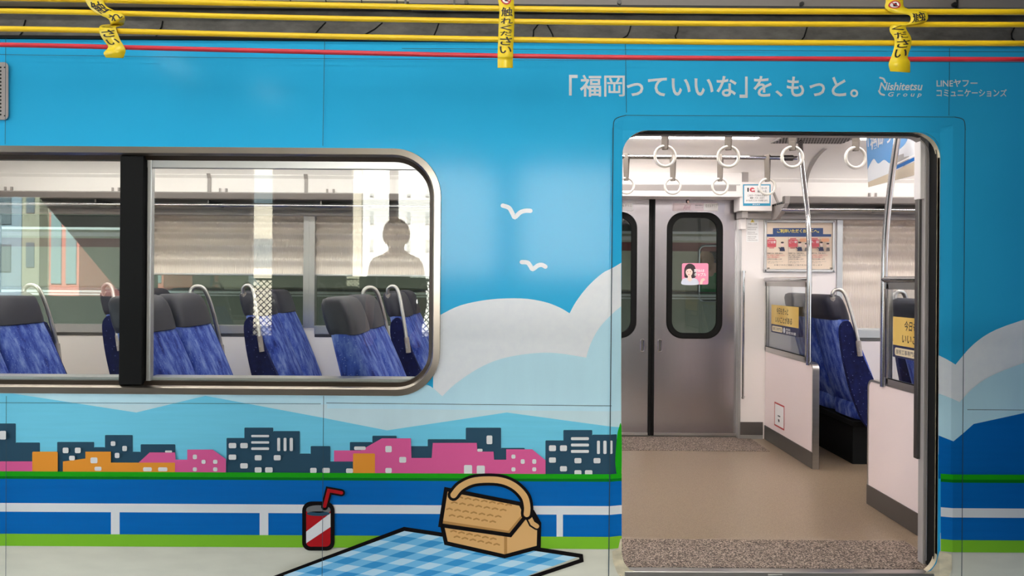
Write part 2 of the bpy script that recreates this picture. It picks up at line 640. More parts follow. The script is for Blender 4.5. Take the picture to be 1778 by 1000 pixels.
p.done('town_print', 'printed skyline of slate, pink and orange houses')

# green edge, blue river, white railing, grass, white bottom
p = Print(54)


def band(y0a, y0b, y1a, y1b, m, dx=(-420, L0)):
    p.lay([(dx[0], y0a), (dx[1], y0b), (dx[1], y1b), (dx[0], y1a)], m)


band(942, 950, 1100, 1100, BASEW)
band(925, 932, 1100, 1100, BASEW, (R0, 1810))
band(814.5, 822, 823, 830, GREEN)
band(823, 830, 829, 836, DGREEN)
band(827.5, 835, 925, 934, BLUE)
band(869, 877, 884, 892, RAILW)
for a, b, y in ((196, 211, 884), (453, 468, 886), (966, 977, 891)):
    p.lay([(a, y - 2), (b, y - 2), (b, y + 42), (a, y + 42)], RAILW)
band(922, 930, 943, 951, GRASS)
RR = (R0, 1810)
band(822, 822.5, 832, 832, GREEN, RR)
band(831, 831, 837, 838, DGREEN, RR)
band(836, 837, 940, 942, BLUE, RR)
band(880, 881, 896, 897, RAILW, RR)
band(935, 936, 956, 957, GRASS, RR)
p.done('railing_print', 'printed riverside railing with blue water and grass')

# gulls
for a, wd in ((((873, 357), (884, 361), (890, 371), (894, 377), (903, 369), (912, 366), (921, 366)), 7.5), (((906, 455), (916, 456), (921, 462), (925, 467), (934, 461), (941, 460), (947, 463)), 7.5)):
    p = Print(2)
    p.line(smooth(a, False, 4), wd, CLOUD)
    p.done('gull_print')

# drinking cup, picnic blanket, basket
Z = lambda q: [(480 + x * 0.3262, 780 + y * 0.3262) for x, y in q]
p = Print(74)
tl, rt, lb = Vector((703, 915.5)), Vector((1008, 962)), Vector((484, 997))
quad = lambda u, v: tuple(tl + (rt - tl) * u + (lb - tl) * v)
p.lay([quad(-.02, -.02), quad(1.0, 0), quad(1, 1), quad(0, 1)], CHK[0])
p.k += 1
kk = p.k
nu, nv = 13, 9
for i in range(nu):
    for j in range(nv):
        t = (i % 2) + (j % 2)
        if t:
            p.k = kk
            p.lay([quad(i / nu, j / nv), quad((i + 1) / nu, j / nv), quad((i + 1) / nu, (j + 1) / nv), quad(i / nu, (j + 1) / nv)], CHK[t])
p.k = kk + 1
p.line([quad(0, 1), quad(0, 0), quad(1, 0), (1009, 970), quad(1, 1)], 7.0, INK, True)
p.done('picnic_blanket_print', 'blue checked picnic blanket drawn with a black outline')
p = Print(80)
p.lay(rrect(527, 868, 583, 953, [16, 16, 14, 14], 6), INK)
p.lay(rrect(534, 882, 576, 946, [2, 2, 8, 8], 5), RED)
p.lay([(534, 920), (576, 888), (576, 912), (534, 940)], PANE)
p.lay(ellipse(555, 883, 21, 8.5), LIDG)
p.lay(ellipse(555, 889, 20, 4), TOWN)
p.k -= 1
p.lay(ellipse(555, 881, 20.5, 6.5), LIDG)
p.line([(566, 877), (573, 849), (595, 853)], 12.5, INK)
p.line([(566, 876), (573, 849), (595, 853)], 6, RED)
p.done('drinking_cup_print', 'red striped drink cup with a straw drawn with a black outline')
p = Print(80)
p.lay(Z([(880, 385), (1330, 350), (1368, 315), (1405, 380), (1405, 510), (1215, 560), (905, 490)]), TAN)
p.lay(Z([(1212, 450), (1228, 450), (1228, 560), (1212, 560)]), TAND)
p.line(Z([(885, 400), (905, 490), (1215, 560), (1395, 512), (1398, 385), (1362, 322)]), 7, INK)
p.lay(Z([(905, 205), (1300, 283), (1328, 345), (1245, 448), (875, 395)]), TAN)
p.lay(Z([(880, 370), (1235, 425), (1310, 335), (1328, 345), (1245, 448), (875, 395)]), TAND)
p.line(Z([(905, 205), (1300, 283), (1328, 345), (1245, 448), (875, 395)]), 7, INK, True)
kk = p.k
for i in range(9):
    for j in range(4):
        p.k = kk
        x, y = 935 + i * 43 + (j % 2) * 20 - j * 6, 240 + j * 34 + i * 6.5
        if x < 1270 - j * 25:
            p.line(Z([(x - 14, y + 3), (x, y - 2), (x + 14, y + 4)]), 2.6, TAND)
for i in range(6):
    for j in range(2):
        p.k = kk
        x, y = 945 + i * 42 + j * 18, 425 + j * 30 + i * 8
        p.line(Z([(x - 14, y + 3), (x, y - 2), (x + 14, y + 4)]), 2.6, TAND)
p.line(Z([(1345, 350), (1362, 385), (1385, 400)]), 14, INK)
p.line(Z([(1345, 350), (1362, 385), (1385, 400)]), 8, TAN)
hd = smooth(Z([(945, 235), (985, 190), (1060, 158), (1180, 156), (1262, 185), (1318, 240), (1334, 295), (1332, 335)]), False, 5)
p.line(hd, 21, INK)
p.line(hd, 11, TAN)
p.done('picnic_basket_print', 'tan picnic basket drawn with a black outline')

# lettering
p = Print(2)
for t, x0, y0, x1, y1 in (('「', 988, 130, 1003, 166), ('福', 1007, 130, 1044, 168), ('っていいな', 1088, 132, 1279, 168), ('」', 1284, 133, 1298, 170),
                          ('を', 1308, 132, 1340, 168), ('、', 1346, 157, 1359, 168), ('もっと', 1366, 133, 1469, 168), ('。', 1476, 155, 1490, 169)):
    p.text(t, x0, y0, x1, y1, LETTER, 0.018)
for a, b in ((0, 0), (.8, 0), (0, .8), (.8, .8)):
    p.text('岡', 1049 + a, 131.4 + b, 1084 + a, 167.2 + b, LETTER)
    p.k += .2
p.k = 2
p.done('slogan_lettering', 'white printed slogan')
p = Print(2)
p.text('Nishitetsu', 1526, 143, 1602, 157, LETTER, 0.02, 0.25)
p.text('Group', 1542, 160, 1600, 170, LETTER, 0.012, 0.25, 1.7)
p.line(smooth([(1528, 135), (1534, 137), (1537, 143)], False, 4), 3.2, LETTER)
p.line(smooth([(1526, 158), (1529, 163), (1535, 165)], False, 4), 3.2, LETTER)
p.done('group_logo', 'white printed company logo')
p = Print(2)
p.text('LINEヤフー', 1626, 138, 1697, 151, LETTER, 0.018)
p.text('コミュニケーション', 1626, 155, 1735, 168, LETTER, 0.018)
p.text('ズ', 1736.5, 155, 1748, 168, LETTER, 0.014)
p.done('sponsor_lettering', 'two lines of small white lettering')

# worn cream paint round the lower corners of the doorway
p = Print(68)
p.lay([(1062, 955), (1073, 952), (1077, 935), (1079.5, 935), (1079, 958), (1083, 975), (1092, 988), (1110, 994), (1110, 1015), (1090, 1010), (1072, 995), (1064, 975)], DIRTY)
p.done('worn_edge')
p = Print(68)
p.lay([(1626, 1015), (1600, 1008), (1600, 996), (1616, 990), (1625, 978), (1629, 962), (1631, 956), (1648, 960), (1649, 985), (1642, 1004)], DIRTY)
p.done('worn_edge')

# panel joints
p = Print(110)
for a, b, wd in (((566.5, 74), (563.5, 255), .9), ((565, 686), (562, 1010), .9), ((18, 70), (17, 252), .9), ((19, 686), (18, 1010), .9),
                 ((1084, 76), (1086, 198), .9), ((-10, 98), (450, 104.5), .9), ((450, 104.5), (900, 107.5), .9), ((900, 107.5), (1800, 112), .9),
                 ((700, 88), (1800, 94), .9), ((570, 697.5), (1060, 702.5), .9), ((-10, 697), (560, 699), .8), ((1672, 709), (1800, 710), .9),
                 ((1063, 225), (1055, 1010), 1.6), ((1668, 225), (1662, 1010), 1.2), ((1085, 203), (1650, 206), 1.0), ((1641, 88), (1640, 203), .9)):
    p.line([a, b], wd, SEAM)
p.line(smooth([(1063, 228), (1066, 210), (1085, 203)], False, 5), 1.4, SEAM)
p.line(smooth([(1650, 206), (1665, 211), (1668, 228)], False, 5), 1.4, SEAM)
p.done('panel_joint', 'dark panel joints')

# ventilator at the left edge, gutter and roof
vent = MB()
vl = rrect(-26, 108, 14.5, 208, 8)
n = len(vl)
vv = [W(a, b, -0.012) for a, b in vl] + [W(a, b, 0.0) for a, b in vl]
vent.add(vv, [tuple(range(n))] + [(k, (k + 1) % n, n + (k + 1) % n, n + k) for k in range(n)], GREYP)
for i in range(3):
    for j in range(14):
        q = W(-17 + 9 * i, 117 + 6.3 * j, -0.0123)
        vent.add([q + Vector((math.cos(t) * .0042, 0, math.sin(t) * .0042)) for t in [k * math.pi / 4 for k in range(8)]], [tuple(range(8))], BLACK)
for a, b in ((8, 117), (8, 201)):
    q = W(a, b, -0.0125)
    vent.add([q + Vector((math.cos(t) * .0035, 0, math.sin(t) * .0035)) for t in [k * math.pi / 4 for k in range(8)]], [tuple(range(8))], BLKT)
vent.build('vent_grille', train)
MB().box(-3.4, 3.4, -0.016, 0.03, TOPZ, TOPZ + 0.012, BLACK).build('gutter', train)
mb = MB()
prof = [(0.0, TOPZ + 0.01), (0.03, TOPZ + 0.09), (0.10, TOPZ + 0.20), (0.3, TOPZ + 0.34), (0.8, TOPZ + 0.46), (1.38, TOPZ + 0.5), (1.96, TOPZ + 0.46), (2.5, TOPZ + 0.34), (2.75, TOPZ + 0.1)]
NX = 20
for i in range(len(prof) - 1):
    (y0, z0), (y1, z1) = prof[i], prof[i + 1]
    mb.add([(-3.4, y0, z0), (3.4, y0, z0), (3.4, y1, z1), (-3.4, y1, z1)], [(0, 1, 2, 3)], ROOFG)
mb.build('roof', train, True)
random.seed(4)
for a in (40, 268, 545, 620, 750, 960, 1080, 1170, 1390, 1760, 925):
    q0 = W(a, 66, 0.005)
    dx = random.uniform(-.03, .12)
    pts = [Vector((q0.x + dx * t + random.uniform(-.012, .012), 0.0 + 0.03 * t - .0025, TOPZ + 0.014 + 0.076 * t)) for t in (0, .3, .6, 1.0)]
    MB().tube(pts, 0.003, BLACK, 5).build('roof_crack', train)

# window: steel frame, gasket, mullion, sash rails, panes
win = MB().box(WX0, WX1 - 0.1, 0.05, 0.056, WZ0 - 0.004, WZ0, BLACK).build('window', train)


def ring(mb, prof, m, x0, x1, z0, z1, r1, r2):
    """Sweep prof (inset, depth) round the rounded window opening."""
    loops = []
    for ins, y in prof:
        loops.append([Vector((x, y, z)) for x, z in rrect(x0, z0 + ins, x1 - ins, z1 - ins, [0, max(.01, r1 - ins), max(.01, r2 - ins), 0], 12)])
    n = len(loops[0])
    for a, b in zip(loops, loops[1:]):
        mb.add(a + b, [(k, k + 1, n + k + 1, n + k) for k in range(n - 1)], m)


fr = MB()
ring(fr, [(-0.018, 0.0), (-0.016, -0.010), (0.010, -0.012), (0.014, -0.006), (0.018, 0.012)], FRAMES, WX0, WX1, WZ0, WZ1, .165, .185)
fr.build('window_frame', win, True, angle=30)
g = MB()
ring(g, [(0.018, 0.012), (0.024, 0.020), (0.034, 0.03), (0.036, 0.06)], mat('bronze_frame', (70, 58, 48), 0.35, 0.7), WX0, WX1, WZ0, WZ1, .165, .185)
g.build('window_gasket', win, True, angle=30)
MX0, MX1 = W(210, 460, .02).x, W(251, 460, .02).x
MB().box(MX0, MX1, 0.006, 0.07, WZ0 + .02, WZ1 - .02, BLACK).build('mullion', win, bevel=0.004)
gi, go = WZ0 + 0.03, WZ1 - 0.03
ALU = mat('aluminium_sash', (190, 190, 190), 0.35, 0.9)
sr = MB()
sr.box(MX1, WX1 - 0.04, 0.035, 0.06, W(500, 293, .035).z, go + .01, ALU)
sr.box(MX1 + .004, MX1 + 0.022, 0.03, 0.06, gi - .01, go, ALU)
sr.box(MX1, WX1 - 0.06, 0.05, 0.135, WZ0 + .03, WZ0 + 0.047, ALU)
sr.box(WX0, MX0, 0.05, 0.135, WZ0 + .03, WZ0 + 0.047, ALU)
sr.build('sash_rail', win, bevel=.002)
gl_r = rrect(MX1 + .01, WZ0 + .03, WX1 - .034, WZ1 - .03, [0, .135, .155, 0], 10)
for lp in ([(WX0, gi), (MX0 + .004, gi), (MX0 + .004, go), (WX0, go)], gl_r):
    n = len(lp)
    mb = MB()
    mb.poly([lp], GLASS, lambda x, z: Vector((x, 0.042, z)))
    mb.poly([lp], GLASS, lambda x, z: Vector((x, 0.047, z)))
    mb.add([(x, 0.042, z) for x, z in lp] + [(x, 0.047, z) for x, z in lp], [(k, (k + 1) % n, n + (k + 1) % n, n + k) for k in range(n)], GLASS)
    mb.build('window_pane', win)

# doorway: lining, retracted door leaf with rubber edge, sill
dw = MB()


def jamb(mb, y0, y1, m, inset=0.0):
    lp = rrect(DXL + inset, DZB + 0.004, DXR - inset, DZT - inset, [.03, .03, .085, .085], 10)
    n = len(lp)
    i0 = next(k for k in range(n) if lp[k][0] > 1.2)
    mb.add([(x, y0, z) for x, z in lp] + [(x, y1, z) for x, z in lp], [(k, (k + 1) % n, n + (k + 1) % n, n + k) for k in range(n) if not (lp[k][1] < .02 and lp[(k + 1) % n][1] < .02)], m)


jamb(dw, 0.012, 0.03, STEEL, 0.0)
jamb(dw, 0.03, 0.036, BLACK, 0.004)
jamb(dw, 0.09, 0.136, GREYP, 0.002)
frame = dw.build('doorway_lining', train, True)
mb = MB().box(DXR - 0.002, DXR + 0.05, 0.036, 0.088, 0.0, DZT, BLACK)
mb.box(DXL - 0.05, DXL + 0.0, 0.036, 0.088, 0.0, DZT, BLACK)
mb.box(DXL, DXR, 0.036, 0.088, DZT - 0.001, DZT + .03, BLACK)
mb.build('door_rubber', train)
mb = MB()
mb.box(DXR - 0.016, DXR - 0.002, 0.094, 0.136, 0.0, DZT - 0.02, GREYP)
mb.box(DXR - 0.03, DXR - 0.014, 0.12, 0.15, 0.45, DZT - .2, DARKSTEEL)
mb.box(DXR - 0.035, DXR - 0.002, 0.1, 0.15, DZT - 0.27, DZT, WALL)
mb.build('door_post', train, bevel=.003)
mb = MB().box(DXL + .02, DXR - .02, -0.004, 0.045, -0.05, 0.0, STEEL)
mb.box(DXL, DXR, -0.002, 0.004, -0.3, -0.018, DARKSTEEL)
q = W(1345, 995).x
mb.box(q - .03, q + .03, -0.012, 0.0, -0.03, -0.006, STEEL)
mb.build('door_sill', train, bevel=.002)

# ------------------------------------------------------------------ the cabin shell
YW, YD = 2.62, 2.67
XL, XR = -4.2, 4.6
KB = (D + YW) / F
fx = lambda px: (px - PX) * KB
fz = lambda py: ZC - (py - PY) * KB
o = MB().box(XL, XR, 0.1, 2.8, -0.06, -0.001, FLOOR).build('floor')
struct(o)
for nm, y0, y1 in (('door_mat', 0.045, 0.38), ('door_mat', 2.2, 2.66)):
    o = MB().box(.36, 1.86, y0, y1, -0.002, 0.0025, MATF).build(nm)
    tag(o, 'speckled brown grey strip of floor just inside the open doorway' if y0 < 1 else 'speckled brown grey strip of floor before the closed steel doors', 'floor mat', 'speckled floor strips')
WZT, WZS = fz(377), fz(571)
DL, DR = .405, 1.757
back = MB()
back.box(XL, DL - .02, YW, YW + .1, 0, WZS, WALL)
back.box(DR + .018, XR, YW, YW + .1, 0, WZS, WALL)
back.box(XL, DL - .02, YW, YW + .1, WZT, 2.0, CEIL)
back.box(DR + .018, XR, YW, YW + .1, WZT, 2.0, CEIL)
back.box(DL - .03, DR + .03, YW, YW + .1, 1.86, 2.0, WALL)
back.box(DR + .018, XR, YW - .014, YW, 2.012, 2.03, CEIL)
back.box(XL, DL - .02, YW - .014, YW, 2.012, 2.03, CEIL)
back.box(-.36, DL - .02, YW, YW + .1, WZS, WZT, WALL)
back.box(DR + .018, fx(1455), YW, YW + .1, WZS, WZT, WALL)
struct(back.build('wall_back'))
tr = MB()
tr.box(DR, DR + .02, YW - .006, YD + .05, 0, 1.86, ALU)
tr.box(DL - .02, DL, YW - .006, YD + .05, 0, 1.86, ALU)
struct(tr.build('trim_1', bevel=.002))
tr = MB()
tr.box(DR + .02, fx(1326), YW - .006, YW, 0.03, 0.13, KICK)
tr.box(DR + .02, fx(1326), YW - .008, YW, 0.0, 0.028, ALU)
struct(tr.build('baseboard_back'))
tr = MB()
for x0, x1 in ((XL, DL - .05), (DR + .05, XR)):
    tr.box(x0, x1, YW - .05, YW, WZT - .004, WZT + .04, GREYP)
struct(tr.build('trim_2', bevel=.003))
# curved ceiling
cm = MB()
cp = smooth([(YW, 1.99), (2.56, 2.08), (2.38, 2.17), (2.12, 2.21), (1.7, 2.24), (1.37, 2.245), (1.0, 2.24), (.62, 2.21), (.36, 2.17), (.2, 2.08), (.136, 1.99)], False, 4)
cm.add([(x, y, z) for y, z in cp for x in (XL, XR)], [(2 * i, 2 * i + 1, 2 * i + 3, 2 * i + 2) for i in range(len(cp) - 1)], CEIL)
struct(cm.build('ceiling', smooth=True, angle=60))
for i, x in enumerate((-2.35, -1.6, -0.65, 2.27)):
    rb = MB()
    pts = [(y, z) for y, z in cp if y > (2.25 if x > 0 else 2.6)]
    rb.add([(x + s, y - .006, z - .006) for y, z in pts for s in (-.015, .015)], [(2 * k, 2 * k + 1, 2 * k + 3, 2 * k + 2) for k in range(len(pts) - 1)], GREYP)
    rb.box(x - .013, x + .013, YW - .008, YW - .001, 1.84, 2.0, GREYP)
    struct(rb.build('trim_%d' % (3 + i), smooth=True))
for x in (XL, XR):                                                       # cabin ends
    struct(MB().box(x - .05 if x < 0 else x, x if x < 0 else x + .05, .1, 2.8, 0, 2.3, WALL).build('wall_left' if x < 0 else 'wall_right'))

# far windows with frames and blinds
NW = 0
WINS = [(-4.0, fx(240), 'up'), (fx(262), fx(527), 'half'), (fx(547), -.38, 'half'), (fx(1462), XR - .2, 'down')]
BLIND = mat('blind_cloth', (226, 214, 202), 0.5)
BL_LABEL = ['ribbed beige blind drawn half down, left of the pale window post', 'ribbed beige blind drawn half down, right of the pale window post', 'ribbed beige blind pulled right down, beside the notice board']
bi = 0
for i, (x0, x1, st) in enumerate(WINS):
    f = MB()
    f.box(x0 - .045, x0, YW - .012, YW + .06, WZS, WZT, ALU)
    f.box(x1, x1 + .045, YW - .012, YW + .06, WZS, WZT, ALU)
    f.box(x0, x1, YW - .016, YW + .06, WZS - .05, WZS + .014, ALU)
    f.box(x0, x1, YW - .004, YW + .06, WZS - .075, WZS - .052, DARKSTEEL)
    wo = struct(f.build('window_%d' % (i + 1), bevel=.002))
    MB().box(x0, x1, YW + .05, YW + .055, WZS, WZT, DGLASS).build('window_pane', wo)
    if st == 'up':
        continue
    zb = fz(479) if st == 'half' else WZS + .02
    bm_ = MB()
    nx, nz = int((x1 - x0) / .0035), 110
    V = []
    for k in range(nz + 1):
        z = WZT - (WZT - zb) * k / nz
        tt = (WZT - z)
        for j in range(nx + 1):
            V.append((x0 + (x1 - x0) * j / nx, YW + .022 + .0016 * math.sin(j * math.pi / 2) + .021 * math.sin(tt * 2 * math.pi / (.075 + .05 * tt)) * max(.10, 1 - 1.7 * tt), z))  # broad ripples shaped in to stand for bands of light from behind
    bm_.add(V, [(k * (nx + 1) + j, k * (nx + 1) + j + 1, (k + 1) * (nx + 1) + j + 1, (k + 1) * (nx + 1) + j) for k in range(nz) for j in range(nx)], BLIND)
    bt = thing('window_blind', BL_LABEL[bi], 'blind', (0, 0, 0), 'blinds in the far windows')
    bi += 1
    bm_.build('blind_cloth', bt, True, angle=180)
    MB().box(x0, x1, YW + .014, YW + .032, zb - .012, zb + .004, ALU).build('bottom_bar', bt, bevel=.003)

# far sliding doors
d = MB().box(DL, DR, YD + .045, YD + .06, -.02, 0.0, DARKSTEEL).build('door_1')
struct(d)
KD = (D + YD) / F
dx = lambda px: (px - PX) * KD
dz = lambda py: ZC - (py - PY) * KD
xm = dx(1131.5)
for s, (a, b, w0, w1, hx) in enumerate(((DL, xm - .024, xm - .024 - (dx(1254) - dx(1158)) - .1, xm - (dx(1158) - xm), dx(1116)), (xm + .024, DR, dx(1158), dx(1254), dx(1146.5)))):
    z0, z1 = dz(585), dz(367)
    lf = MB()
    hole = rrect(w0, z0, w1, z1, .13, 8)
    lf.poly([[(a, .01), (b, .01), (b, 1.86), (a, 1.86)], hole], STEELV, lambda x, z: Vector((x, YD, z)))
    lf.poly([[(a, .01), (b, .01), (b, 1.86), (a, 1.86)], hole], STEELV, lambda x, z: Vector((x, YD + .035, z)))
    lfo = lf.build('door_leaf', d)
    gk = MB()
    o1, i1 = rrect(w0 - .004, z0 - .004, w1 + .004, z1 + .004, .13, 8), rrect(w0 + .04, z0 + .04, w1 - .04, z1 - .04, .095, 8)
    n = len(o1)
    gk.add([(x, YD, z) for x, z in o1] + [(x, YD - .01, z) for x, z in [((p[0] * .8 + q[0] * .2), (p[1] * .8 + q[1] * .2)) for p, q in zip(o1, i1)]] + [(x, YD - .006, z) for x, z in i1] + [(x, YD + .03, z) for x, z in i1],
           [(r * n + k, r * n + (k + 1) % n, (r + 1) * n + (k + 1) % n, (r + 1) * n + k) for r in range(3) for k in range(n)], BLACK)
    gk.build('window_gasket', lfo, True)
    MB().box(w0 + .01, w1 - .01, YD + .014, YD + .02, z0 + .02, z1 - .02, DGLASS).build('door_pane', lfo)
    hh = MB()
    hl = rrect(hx - .013, dz(609), hx + .013, dz(587.5), .012, 5)
    hh.tube([(x, YD - .001, z) for x, z in hl], .0035, CHROME, 6, True)
    hh.poly([hl], DARKSTEEL, lambda x, z: Vector((x, YD - .0008, z)))
    hh.build('door_handle', lfo)
    e = (xm - .024, xm) if s == 0 else (xm, xm + .024)
    MB().box(e[0], e[1], YD - .012, YD + .04, .01, 1.86, BLACK).build('door_rubber', lfo, bevel=.006)
    MB().box(a, b, YD - .006, YD, .012, .03, STEEL).build('door_foot_strip', lfo)
# header box over the doors
hb = MB()
YH = 2.46
hb.box(DL - .08, 1.728, YH, YD + .1, 1.855, 2.035, CEIL)
hb.box(DL - .08, 1.728, YH - .004, YH, 1.855, 1.874, WALL)
hdr = struct(hb.build('trim_8', bevel=.006))
kh = (D + YH) / F
sl = MB().box(DL - .06, (1277 - PX) * kh, YH - .003, YH + .01, ZC + (485 - 329) * kh, ZC + (485 - 319) * kh, GREYP)
sl.box(DL - .06, (1284 - PX) * kh, YH - .003, YH + .01, ZC + (485 - 319) * kh, ZC + (485 - 317.5) * kh, ALU)
sl.build('header_slot', hdr)
pl = MB().box(1.742, 1.79, 2.5, YW + .02, 1.70, 2.05, GREYP)
pl.box(1.755, 1.80, 2.58, YW + .02, 1.62, 1.99, WALL)
struct(pl.build('trim_9', bevel=.004))

# ------------------------------------------------------------------ ceiling lights and fan grille
for x0, x1, y, lb in ((-4.0, .05, 1.93, 'long glowing ceiling lamp above the far row of seats'), (.1, 1.70, 1.93, 'glowing ceiling lamp before the closed steel doors'), (2.35, 4.4, 1.93, 'glowing ceiling lamp beyond the perforated grille'),
                      (-4.0, .05, .72, 'long glowing ceiling lamp above the near row of seats'), (.1, 4.4, .72, 'glowing ceiling lamp above the open doorway')):
    t = thing('ceiling_light', lb, 'ceiling light', (0, 0, 0), 'strip lights of the carriage')
    zz = 2.2
    MB().box(x0, x1, y - .045, y + .045, zz + .01, zz + .028, GREYP).build('lamp_housing', t, bevel=.003)
    MB().box(x0 + .03, x1 - .03, y - .03, y + .03, zz - .006, zz + .01, LAMPC).build('lamp_diffuser', t, bevel=.004)
t = thing('ceiling_grille', 'perforated grey fan grille in the carriage ceiling above the hand straps', 'vent')
gx0, gx1 = 1.80, 2.3
MB().box(gx0, gx1, 1.78, 2.06, 2.185, 2.2, GREYP).build('grille_frame', t, bevel=.003)
gm = MB()
for i in range(24):
    for j in range(9):
        x, y = gx0 + .02 + i * .02 + (j % 2) * .01, 1.8 + j * .03
        gm.box(x - .006, x + .006, y - .006, y + .006, 2.1835, 2.186, BLACK)
gm.build('grille_slot', t)

# ------------------------------------------------------------------ strap rails, hand straps, poles
YF, YN, ZR = 2.0, 0.78, 2.075
XP = 1.964
for y, lb in ((YF, 'steel bar carrying the smaller looking hand straps before the closed doors'), (YN, 'steel bar carrying the hand straps just inside the open doorway')):
    t = thing('strap_rail', lb, 'rail', (0, 0, 0), 'hand strap rails')
    MB().tube([(DL - .05, y, ZR), (XP - .0, y, ZR)], .0145, CHROME, 14).build('rail_bar', t, True)
    e = MB().tube([(XP - .09, y, ZR), (XP - .03, y, ZR)], .02, DARKSTEEL, 12)
    e.build('end_collar', t, True)
    for x in (.5,):
        MB().tube([(x, y, ZR), (x, y, 2.235)], .009, STEEL, 8).build('hanger', t, True)
st0 = thing('hand_strap', 'x', 'hand strap', (0, 0, 0), 'white ring hand straps')
mb = MB()
for s in (-1, 1):
    pts = [(.015 * s * (1 - k / 6.0) + .002 * s, 0, -.005 - .15 * k / 6) for k in range(7)]
    V = []
    for (x, y, z) in pts:
        V += [(x - .0015, -.018, z), (x + .0015, -.018, z), (x + .0015, .018, z), (x - .0015, .018, z)]
    mb.loft([V[k * 4:k * 4 + 4] for k in range(7)], BELT)
mb.box(-.018, -.0155, -.018, .018, -.006, .018, BELT)
mb.box(.0155, .018, -.018, .018, -.006, .018, BELT)
mb.box(-.018, .018, -.018, .018, .016, .019, BELT)
mb.box(-.009, .009, -.015, .015, -.165, -.118, BELT)
sb = mb.build('belt', st0, bevel=.001)
sb.rotation_euler = (0, 0, math.radians(62))
MB().tube([(.053 * math.cos(a), 0, -.2 + .053 * math.sin(a)) for a in [k * 2 * math.pi / 36 for k in range(36)]], .0085, IVORY, 10, True).build('ring', st0, True)
kf, kn = (D + YF) / F, (D + YN) / F
spots = [((px - PX) * kf, YF, 'small white ring strap before the closed doors, ' + s) for px, s in
         ((1086, 'half hidden at the doorway edge'), (1167, 'above the strip advert'), (1249, 'third from the doorway edge'), (1331, 'before the blue edged notice'))] + \
        [((px - PX) * kn, YN, 'large white ring strap just inside the doorway, ' + s) for px, s in
         ((1153, 'first from the left'), (1263, 'second from the left'), (1374, 'crossing the end of the steel bar'), (1484, 'beside the hanging blue poster'))]
for i, (x, y, lb) in enumerate(spots):
    if i == 0:
        st0.location = (x, y, ZR)
        st0['label'] = lb
    else:
        c = copy_thing(st0, (x, y, ZR), lb)
        c.rotation_euler = (0, 0, math.radians(random.uniform(-8, 8)))
for lb, pts in (('curved chrome grab pole rising from the far partition', [(XP, 1.95, 2.24), (XP, 1.935, 2.12), (XP, 1.90, 1.97), (XP, 1.855, 1.82), (XP, 1.818, 1.70), (XP, 1.793, 1.58), (XP, 1.78, 1.46), (XP, 1.776, 1.3), (XP, 1.776, 1.0), (XP, 1.776, .67)]),
                ('curved chrome grab pole rising from the near partition', [(XP, .60, 2.24), (XP, .63, 2.1), (XP, .675, 1.94), (XP, .72, 1.78), (XP, .76, 1.60), (XP, .785, 1.42), (XP, .793, 1.25), (XP, .795, 1.0), (XP, .795, .67)])):
    MBp = MB().tube(smooth(pts, False, 6), .0165, CHROME, 16)
    tag(MBp.build('grab_pole', None, True), lb, 'pole', 'curved grab poles')
t = thing('grab_bar', 'thin vertical steel handrail on the white wall right of the closed doors', 'handrail')
xg, yg = fx(1291) - .012, YW - .045
MB().tube([(xg, yg, fz(688)), (xg, yg, fz(467))], .008, CHROME, 10).build('bar', t, True)
for z in (fz(686), fz(469)):
    MB().tube([(xg - .004, yg, z), (xg + .02, YW - .003, z)], .009, STEEL, 8).build('bracket', t, True)

